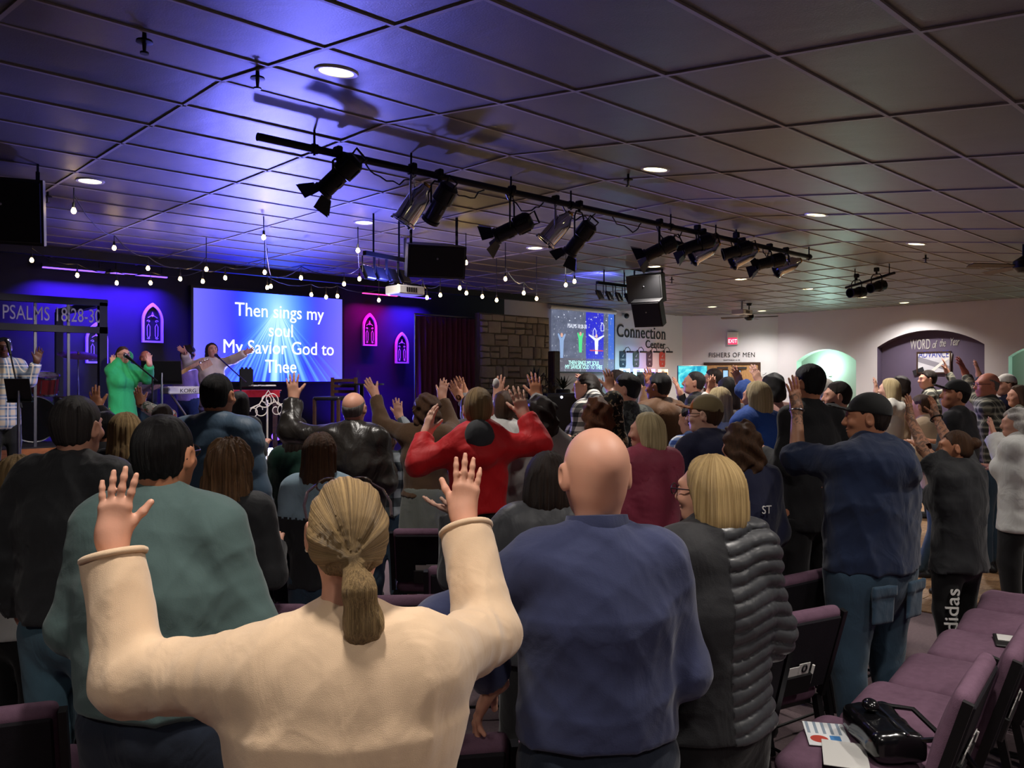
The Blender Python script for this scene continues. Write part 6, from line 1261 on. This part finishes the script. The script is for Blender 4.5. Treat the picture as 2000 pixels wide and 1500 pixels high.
r, J = P('man in a black cap and blue hoodie raising a tattooed forearm', 1697, 762, 3.92, 30, M['navy_hoodie'], ('crop', 'darkbrown'), 'tattoo', bulk=1.5, hy=38, hat=('cap', 'cap_black'), extra=[('hood', 1.3)], sleeve='half', bottom=('jeans', 'pants'), shoes='shoe_white',
    arms=dict(L=A(1556, 800, .22, 1543, 702, 1580, 905, .08, .12, .12), R='front'), topk=dict(e=.03, loose=.02, hem=.515, wr=.009, name='hoodie'))
def band(r, J, sd, rad, m, off=.0, name='bracelet'):
    a, b_ = J['EL'][sd], J['WR'][sd]; d = (b_ - a) / np.linalg.norm(b_ - a); c = Vector((b_ - d * off).tolist()); R = frame(Vector(d.tolist())); b = MB(); b.tube([c + R @ Vector((rad * math.cos(t), rad * math.sin(t), 0)) for t in (2 * math.pi * k / 22 for k in range(22))], .0045, 6, True); b.build(name, m, r)
band(r, J, 'L', .034, 'alu', .005)
for g in (-1, 1):
    fl = Field(V3(-.09, -.03, -.12), V3(.09, .03, .1), .010); fl.rbox(V3(0, 0, -.03), (.070, .008, .075), .006); fl.rbox(V3(0, -.007, .05), (.075, .009, .026), .006); fl.displace(wrinkle(5 + g, .003)); Pv, Qv = fl.net(); o = npobj('back_pocket', [(Pv, Qv)], M['jeans'], r); o.location = tuple(J['SPN'](.445) + V3(g * .115, -.146, 0)); o.rotation_euler = (.05, 0, g * .12)
r, J = P('woman with a hair bun in black, both tattooed forearms raised', 1868, 836, 4.85, 34, M['black_coat'], ('bun', 'brown'), 'tattoo', bulk=1.3, fem=1, hy=34, sleeve='short', bottom=('black_pants', 'tight'),
    arms=dict(L=A(1777, 815, .22, 1772, 737, 1800, 935, .05), R=A(1828, 815, .4, 1816, 745, 1860, 880, .25)), topk=dict(e=.03, loose=.03, hem=.44, wr=.008, name='shirt'))
band(r, J, 'R', .036, 'black_plastic', .01)
text('adidas', .125, 'leg_lettering', 'text_white', r, tuple(J['KN']['L'] + V3(-.03, -.085, -.16)), (math.pi / 2, math.radians(-86), math.radians(-25)), .003, 'LEFT', 1, .002)
P('white-haired woman in a white jacket at the picture edge', 1986, 797, 6.0, 38, M['white_cotton'], ('curly', 'white', .1), 'fair', bulk=1.15, fem=1, hy=35, arms=dict(L=A(1940, 850, .3, 1928, 790, 1965, 895, .1), R='front'), bottom=('black_pants', 'pants'), topk=dict(e=.03, loose=.02, hem=.43, wr=.005, name='jacket'))
# right-hand block, nearer to farther
P('man in a black cap and black jacket before the plaid shirt', 1868, 738, 6.7, 42, M['black_cotton'], ('short', 'black'), 'tan', bulk=1.15, hy=40, hp=8, hat=('cap', 'cap_black'), arms=dict(L='front', R='front'))
P('bald man with glasses in a grey plaid shirt, arm raised', 1930, 724, 7.6, 45, M['plaid_grey'], ('fringe', 'grey'), 'red', bulk=1.2, hy=40, glasses='on', arms=dict(L=A(1886, 730, .3, 1872, 700, 1905, 770), R='front'))
P('man in a pale cap and navy jacket right of the purple niche', 1966, 728, 9.2, 48, M['navy_dark'], ('short', 'brown'), 'fair', hy=40, hat=('cap', 'cap_white'), arms=dict(L=A(1912, 733, .2, 1905, 704, 1925, 770), R='front'))
P('woman with brown hair in a green plaid top at the picture edge', 1990, 750, 8.2, 50, M['plaid_grey'], ('bob', 'brown', .2), 'fair', fem=1, hy=35)
P('dark-haired man standing in front of the framed poster', 1813, 721, 10.5, 60, M['plaid_grey'], ('short', 'darkbrown'), 'fair', hy=25, arms=dict(L='front', R=A(1850, 726, .1, 1843, 700, 1862, 760)))
P('person in a white hooded top with a hand raised', 1738, 737, 8.8, 50, M['hood_white'], ('bob', 'ltblonde', .12), 'pale', fem=1, extra=[('hood', 1)], arms=dict(L=A(1712, 765, .2, 1708, 735, 1725, 795), R='front'))
P('person with full dark hair beside the white hooded top', 1756, 733, 9.6, 48, M['beige'], ('afro', 'darkbrown'), 'tan', arms=dict(L='front', R='front'))
P('person in a beige coat behind the raised tattooed arms', 1800, 768, 7.4, 50, M['beige'], ('short', 'brown'), 'fair', bulk=1.2, lean=12, arms=dict(L='front', R='front'), topk=dict(e=.035, wr=.006))
P('bearded man with short dark hair in a charcoal top', 1637, 742, 6.4, 55, M['charcoal'], ('short', 'darkbrown'), 'fair', bulk=1.05, hy=25, extra=['beard'], arms=dict(L='front', R='front'))
P('tall man in a black pullover behind the raised tattooed forearm', 1580, 708, 5.2, 22, M['black_cotton'], ('short', 'black'), 'tan', bulk=1.05, hy=15, arms=dict(L='front', R=A(1632, 838, .2, 1608, 835, 1650, 860)), bottom=('black_pants', 'pants'), topk=dict(hem=.44))
P('grey-haired person in a light blue top under the sconce', 1611, 738, 8.6, 50, M['ltblue_top'], ('bob', 'grey', .1), 'fair', fem=1, arms=dict(L='front', R='front'))
P('person with a blonde-grey bob in a royal blue sweatshirt, arm raised', 1478, 742, 6.0, 28, M['royal_blue'], ('bob', 'ltblonde', .14), 'fair', fem=1, bulk=1.35, hy=15, arms=dict(L=A(1446, 752, .3, 1438, 730, 1462, 790, .1), R='front'), topk=dict(e=.035, loose=.02, hem=.44, wr=.006, name='sweatshirt'))
P('dark curly-haired person in a pink shirt with a bare arm raised', 1508, 728, 7.2, 30, M['pink_shirt'], ('afro', 'black'), 'pale', sleeve='short', arms=dict(L=A(1484, 748, .3, 1468, 712, 1520, 800, .1), R='front'))
P('person in a red top reaching out behind the royal blue sweatshirt', 1466, 764, 7.9, 50, M['red_cloth'], ('short', 'brown'), 'brown', arms=dict(L=A(1440, 780, .05, 1429, 773, 1450, 815), R='front'))
P('girl with long straight blonde hair and a white top', 1404, 754, 6.4, 30, M['white_cotton'], ('long', 'ltblonde', .48), 'fair', fem=1, arms=dict(L=A(1386, 768, .25, 1392, 737, 1380, 800), R='front'))
P('woman with long black hair in a grey top', 1420, 735, 7.4, 30, M['grey_shirt'], ('long', 'black', .45), 'fair', fem=1, arms=dict(L='front', R='front'))
P('dark-haired man in profile between the television and the doors', 1393, 718, 9.6, 62, M['charcoal'], ('short', 'darkbrown'), 'fair', hy=20, arms=dict(L='front', R='front'))
P('man with shaved grey hair and black jacket in front of the television', 1357, 722, 8.4, 62, M['black_cotton'], ('crop', 'salt'), 'fair', hy=15, hp=8, arms=dict(L=A(1328, 768, .1, 1316, 736, 1345, 800), R='front'))
P('boy in an orange and khaki cap and navy hoodie', 1378, 766, 4.8, 28, M['navy_dark'], ('short', 'brown'), 'pale', hy=36, hat=('cap', ['cap_khaki', 'cap_orange']), extra=[('hood', 1)], arms=dict(L='front', R='front'), bottom=('black_pants', 'pants'), glasses='on')
P('person in a blue and white checked shirt beside the khaki cap', 1352, 786, 5.7, 35, M['plaid_check'], ('short', 'black'), 'fair', arms=dict(L='front', R='front'))
r, J = P('person with wide curly brown hair in a navy sweatshirt, grey trousers', 1446, 826, 4.05, 24, M['navy_dark'], ('curly', 'brown', .3), 'fair', fem=1, bulk=1.25, arms=dict(L='front', R='front'), bottom=('grey_pants', 'pants'), topk=dict(e=.03, loose=.02, hem=.44, name='sweatshirt'))
text('ST', .055, 'back_lettering', 'text_white', r, (-.02, -.178, .735 * J['H']), (math.pi / 2, 0, 0), .002, 'LEFT')
P('woman with short blonde hair in a burgundy quilted jacket', 1264, 802, 4.5, 34, M['burgundy'], ('bob', 'ltblonde', .10), 'fair', fem=1, bulk=1.2, hy=30, arms=dict(L='clasp', R='clasp'), bottom=('black_pants', 'pants'), topk=dict(e=.03, loose=.02, hem=.45, quilt=(.032, .007), diamond=1, wr=.003, name='jacket'))
P('dark-haired man in a brown hooded jacket, hands raised', 1287, 724, 6.8, 32, M['brown_jacket'], ('crop', 'black'), 'brown', bulk=1.2, hy=20, extra=[('hood', 1.1)], arms=dict(L=A(1268, 758, .35, 1265, 728, 1262, 800, .2), R='front'), topk=dict(e=.035, loose=.02, hem=.42, wr=.005, name='jacket'))
P('man in a grey camouflage shirt with dark hair', 1224, 726, 6.2, 40, M['camo'], ('short', 'black'), 'fair', bulk=1.15, hy=28, arms=dict(L='front', R='front'), topk=dict(e=.03, hem=.43))
P('woman with dark pinned-up hair beside the brown jacket', 1253, 728, 7.6, 50, M['black_cotton'], ('bun', 'black'), 'fair', fem=1, hy=25, arms=dict(L='front', R='front'))
P('person with dark hair behind the raised floral sleeve', 1203, 720, 8.0, 45, M['black_cotton'], ('short', 'darkbrown'), 'tan', hy=20, arms=dict(L='front', R='front'))
P('woman with curly auburn hair raising a black floral sleeve', 1166, 777, 5.2, 20, M['floral'], ('curly', 'auburn', .12), 'fair', fem=1, arms=dict(L='front', R=A(1193, 762, .25, 1188, 722, 1200, 815, .1)), sleeve='half')
P('person in a black and white plaid shirt, hands at the face', 1146, 725, 6.8, 58, M['plaid_bw'], ('pony', 'darkbrown', .2), 'fair', fem=1, hy=20, arms=dict(L='front', R=A(1152, 757, .05, 1142, 745, 1165, 790, -.1)), topk=dict(e=.03, hem=.42))
# middle block
P('child with dark curly hair in a pale top, one hand up', 1054, 777, 4.8, 8, M['grey_shirt'], ('curly', 'darkbrown', .1), 'tan', arms=dict(L='front', R=A(1050, 778, .25, 1044, 742, 1075, 830, .1)))
P('person with tousled brown hair in a loose white shirt', 986, 764, 5.6, 2, M['white_cotton'], ('tall', 'brown'), 'fair', bulk=1.2, arms=dict(L=A(972, 778, .25, 975, 742, 955, 830, .1), R='front'), topk=dict(e=.045, loose=.03, hem=.38, wr=.007, name='shirt'))
r, J = P('boy in a red hooded top with both arms raised', 934, 753, 4.35, 4, M['red_jersey'], ('short', 'dkblonde'), 'pale', base=.485, bulk=1.15, al=1.02, hs=.93, arms=dict(L=A(832, 848, .05, 851, 770, 812, 885, -.02, .22, .04, (.8, 0, .6)), R=A(1024, 812, .1, 1006, 752, 1060, 865, .02, .2, .1)), bottom=('black_pants', 'pants'), topk=dict(e=.022, loose=.012, hem=.47, wr=.007, name='hooded_top'), extra=[('hood', .8)])
fl = Field(V3(-.12, -.25, .7), V3(.12, .05, 1.3), .008); c_ = J['SPN'](J['zs'] + .03); fl.ell(c_ + V3(0, -.098, .045), V3(.080, .048, .080), rotm(0, -14), .01); fl.displace(wrinkle(2, .006, 1.5)); Pv, Qv = fl.net(); npobj('hood_lining', [(Pv, Qv)], M['charcoal'], r)
P('person in grey behind the red top, two hands stretched up', 918, 768, 6.65, -5, M['grey_shirt'], ('short', 'brown'), 'tan', arms=dict(L=A(898, 778, .1, 880, 748, 900, 830), R=A(908, 768, .3, 892, 732, 920, 820)))
P('woman in an olive beanie and brown top, arms spread wide, grey skirt', 836, 768, 5.95, -4, M['brown_top'], ('curly', 'brown', .12), 'fair', fem=1, bulk=1.12, hy=-10, hat=('beanie', 'beanie_olive'), arms=dict(L=A(733, 772, .25, 703, 724, 775, 850, .05, .12, .1), R=A(863, 776, .3, 870, 733, 880, 850, .1)), bottom=('grey_skirt', 'skirt'), topk=dict(e=.022, hem=.565, wr=.007))
P('balding man in a black leather jacket with one arm raised', 691, 760, 5.3, -8, M['leather'], ('fringe', 'grey'), 'fair', bulk=1.2, arms=dict(L=A(573, 778, .2, 570, 734, 585, 850, .05, .1, .18), R='front'), topk=dict(e=.03, loose=.015, hem=.47, wr=.010, name='leather_jacket', collar=.04))
P('child in dark plaid standing beside the leather jacket', 756, 831, 6.5, -2, M['plaid_tiedye'], ('short', 'brown'), 'fair', arms=dict(L='front', R=A(780, 815, .1, 776, 785, 790, 850)))
P('girl with long brown hair and pale denim shoulders', 626, 842, 4.1, -4, M['denim_jacket'], ('long', 'brown', .40), 'fair', fem=1, arms=dict(L='front', R='front'), topk=dict(mats=[M['denim_jacket'], M['black_coat']], mi=lambda C: (C[:, 2] < 1.08), name='jacket'))
P('woman with dark hair in a dark green top at the aisle', 580, 812, 5.9, -6, M['green_dark'], ('long', 'darkbrown', .30), 'fair', fem=1, bulk=1.1, arms=dict(L='clasp', R='clasp'), bottom=('black_pants', 'pants'))
P('man with cropped dark hair in a blue padded vest', 424, 724, 4.35, -10, M['blue_vest'], ('crop', 'black'), 'tan', bulk=1.26, arms=dict(L='front', R='down'), topk=dict(e=.034, loose=.012, hem=.44, quilt=(.115, .010), wr=.003, name='padded_vest', collar=.05))
P('girl with long wavy brown hair in a black coat', 447, 856, 3.3, -4, M['black_coat'], ('wavy', 'ltbrown', .46), 'fair', fem=1, bulk=1.05, arms=dict(L='front', R='front'))
P('broad man in a teal shirt and jeans with black hair', 318, 800, 2.22, -4, M['teal_shirt'], ('crop', 'black'), 'tan', bulk=1.26, belly=.02, glasses='on', arms=dict(L='clasp', R='clasp'), bottom=('jeans_dark', 'pants'), topk=dict(e=.026, loose=.02, hem=.54, wr=.0045, collar=.03, name='shirt'), jaw=1.15)
P('man with grey-flecked hair in a black jacket with marbled sleeves', 148, 768, 3.0, -8, M['black_coat'], ('short', 'salt'), 'fair', bulk=1.12, arms=dict(L='pocket', R='down'), bottom=('jeans_blue', 'pants'), topk=dict(e=.026, loose=.015, hem=.53, wr=.008, mats=[M['black_coat'], M['tiedye']], mi=lambda C: (C[:, 0] < -.235), name='jacket', collar=.04))
P('woman with blonde hair behind the black marbled jacket', 246, 803, 4.6, -2, M['black_cotton'], ('long', 'dkblonde', .3), 'fair', fem=1, arms=dict(L='front', R='front'))
P('person in black with a brown hand raised before the drum booth', 206, 800, 5.1, -5, M['black_cotton'], ('short', 'black'), 'tan', arms=dict(L=A(190, 800, .25, 178, 738, 195, 850, .1), R='front'))
P('person raising a hand from a floral cuff', 318, 786, 5.95, -2, M['floral_light'], ('short', 'darkbrown'), 'tan', fem=1, arms=dict(L=A(276, 790, .2, 255, 722, 300, 830, .1), R='front'))
P('girl with long brown hair and a white coat at the picture edge', 36, 885, 3.4, -6, M['white_cotton'], ('long', 'dkblonde', .36), 'fair', fem=1, arms=dict(L='front', R='front'), bottom=('black_pants', 'pants'))
P('woman with a dark bob and dark grey coat, hand held out', 1070, 877, 3.05, 4, M['dk_grey_coat'], ('bob', 'darkbrown', .19), 'pale', fem=1, bulk=1.15, arms=dict(L=A(895, 1002, .02, 842, 984, 965, 1075, -.05, .2, .15, (0, 1, .2)), R='front'), bottom=('black_pants', 'pants'), topk=dict(e=.03, loose=.02, collar=.04, name='coat'))
P('short bald person in a white shirt beyond the navy sweater', 1106, 842, 6.0, 10, M['white_cotton'], ('fringe', 'grey'), 'fair', arms=dict(L='front', R='front'))
P('child with dark hair at the foot of the stage', 468, 762, 7.6, -10, M['black_coat'], ('bob', 'black', .13), 'tan', arms=dict(L='front', R='front'))
# on the stage
k = dict(group=GS, base=SZ, face=2)
P('singer in a long plaid shirt at the microphone, one hand raised', 8, 657, 8.7, -150, M['plaid_stage'], ('short', 'black'), 'dark', bulk=1.0, arms=dict(L=A(72, 706, -.05, 83, 664, 62, 765, -.05), R='front'), topk=dict(e=.022, hem=.36, loose=.012), bottom=('black_pants', 'pants'), **k)
P('singer with glasses in a green cardigan, both hands raised', 240, 674, 9.7, -128, M['green_cardigan'], ('pony', 'brown', .2), 'fair', fem=1, bulk=1.1, glasses='on', arms=dict(R=A(222, 716, -.1, 217, 682, 207, 750, .0), L=A(292, 712, -.1, 290, 680, 300, 750, .0)), topk=dict(e=.022, hem=.36, loose=.012, name='cardigan'), bottom=('black_pants', 'pants'), **k)
P('balding musician behind the green cardigan, guitar slung low', 284, 682, 11.3, -160, M['black_cotton'], ('fringe', 'brown'), 'red', arms=dict(R='front', L=A(322, 745, -.3, 334, 742, 315, 765)), **k)
P('bass player in a lilac sweatshirt half hidden by the lead singer', 369, 674, 12.0, -20, M['lilac_top'], ('curly', 'darkbrown', .12), 'tan', bulk=1.15, arms=dict(L='front', R='front'), **k)
P('lead singer in a cream top with arms spread wide', 414, 668, 11.35, -145, M['offwhite_top'], ('long', 'darkbrown', .26), 'fair', fem=1, hp=10, arms=dict(R=A(362, 690, -.1, 344, 676, 385, 715, .0), L=A(490, 684, -.2, 512, 676, 450, 712, -.1)), topk=dict(e=.024, hem=.42, loose=.012), bottom=('plaid_bw', 'pants'), **k)
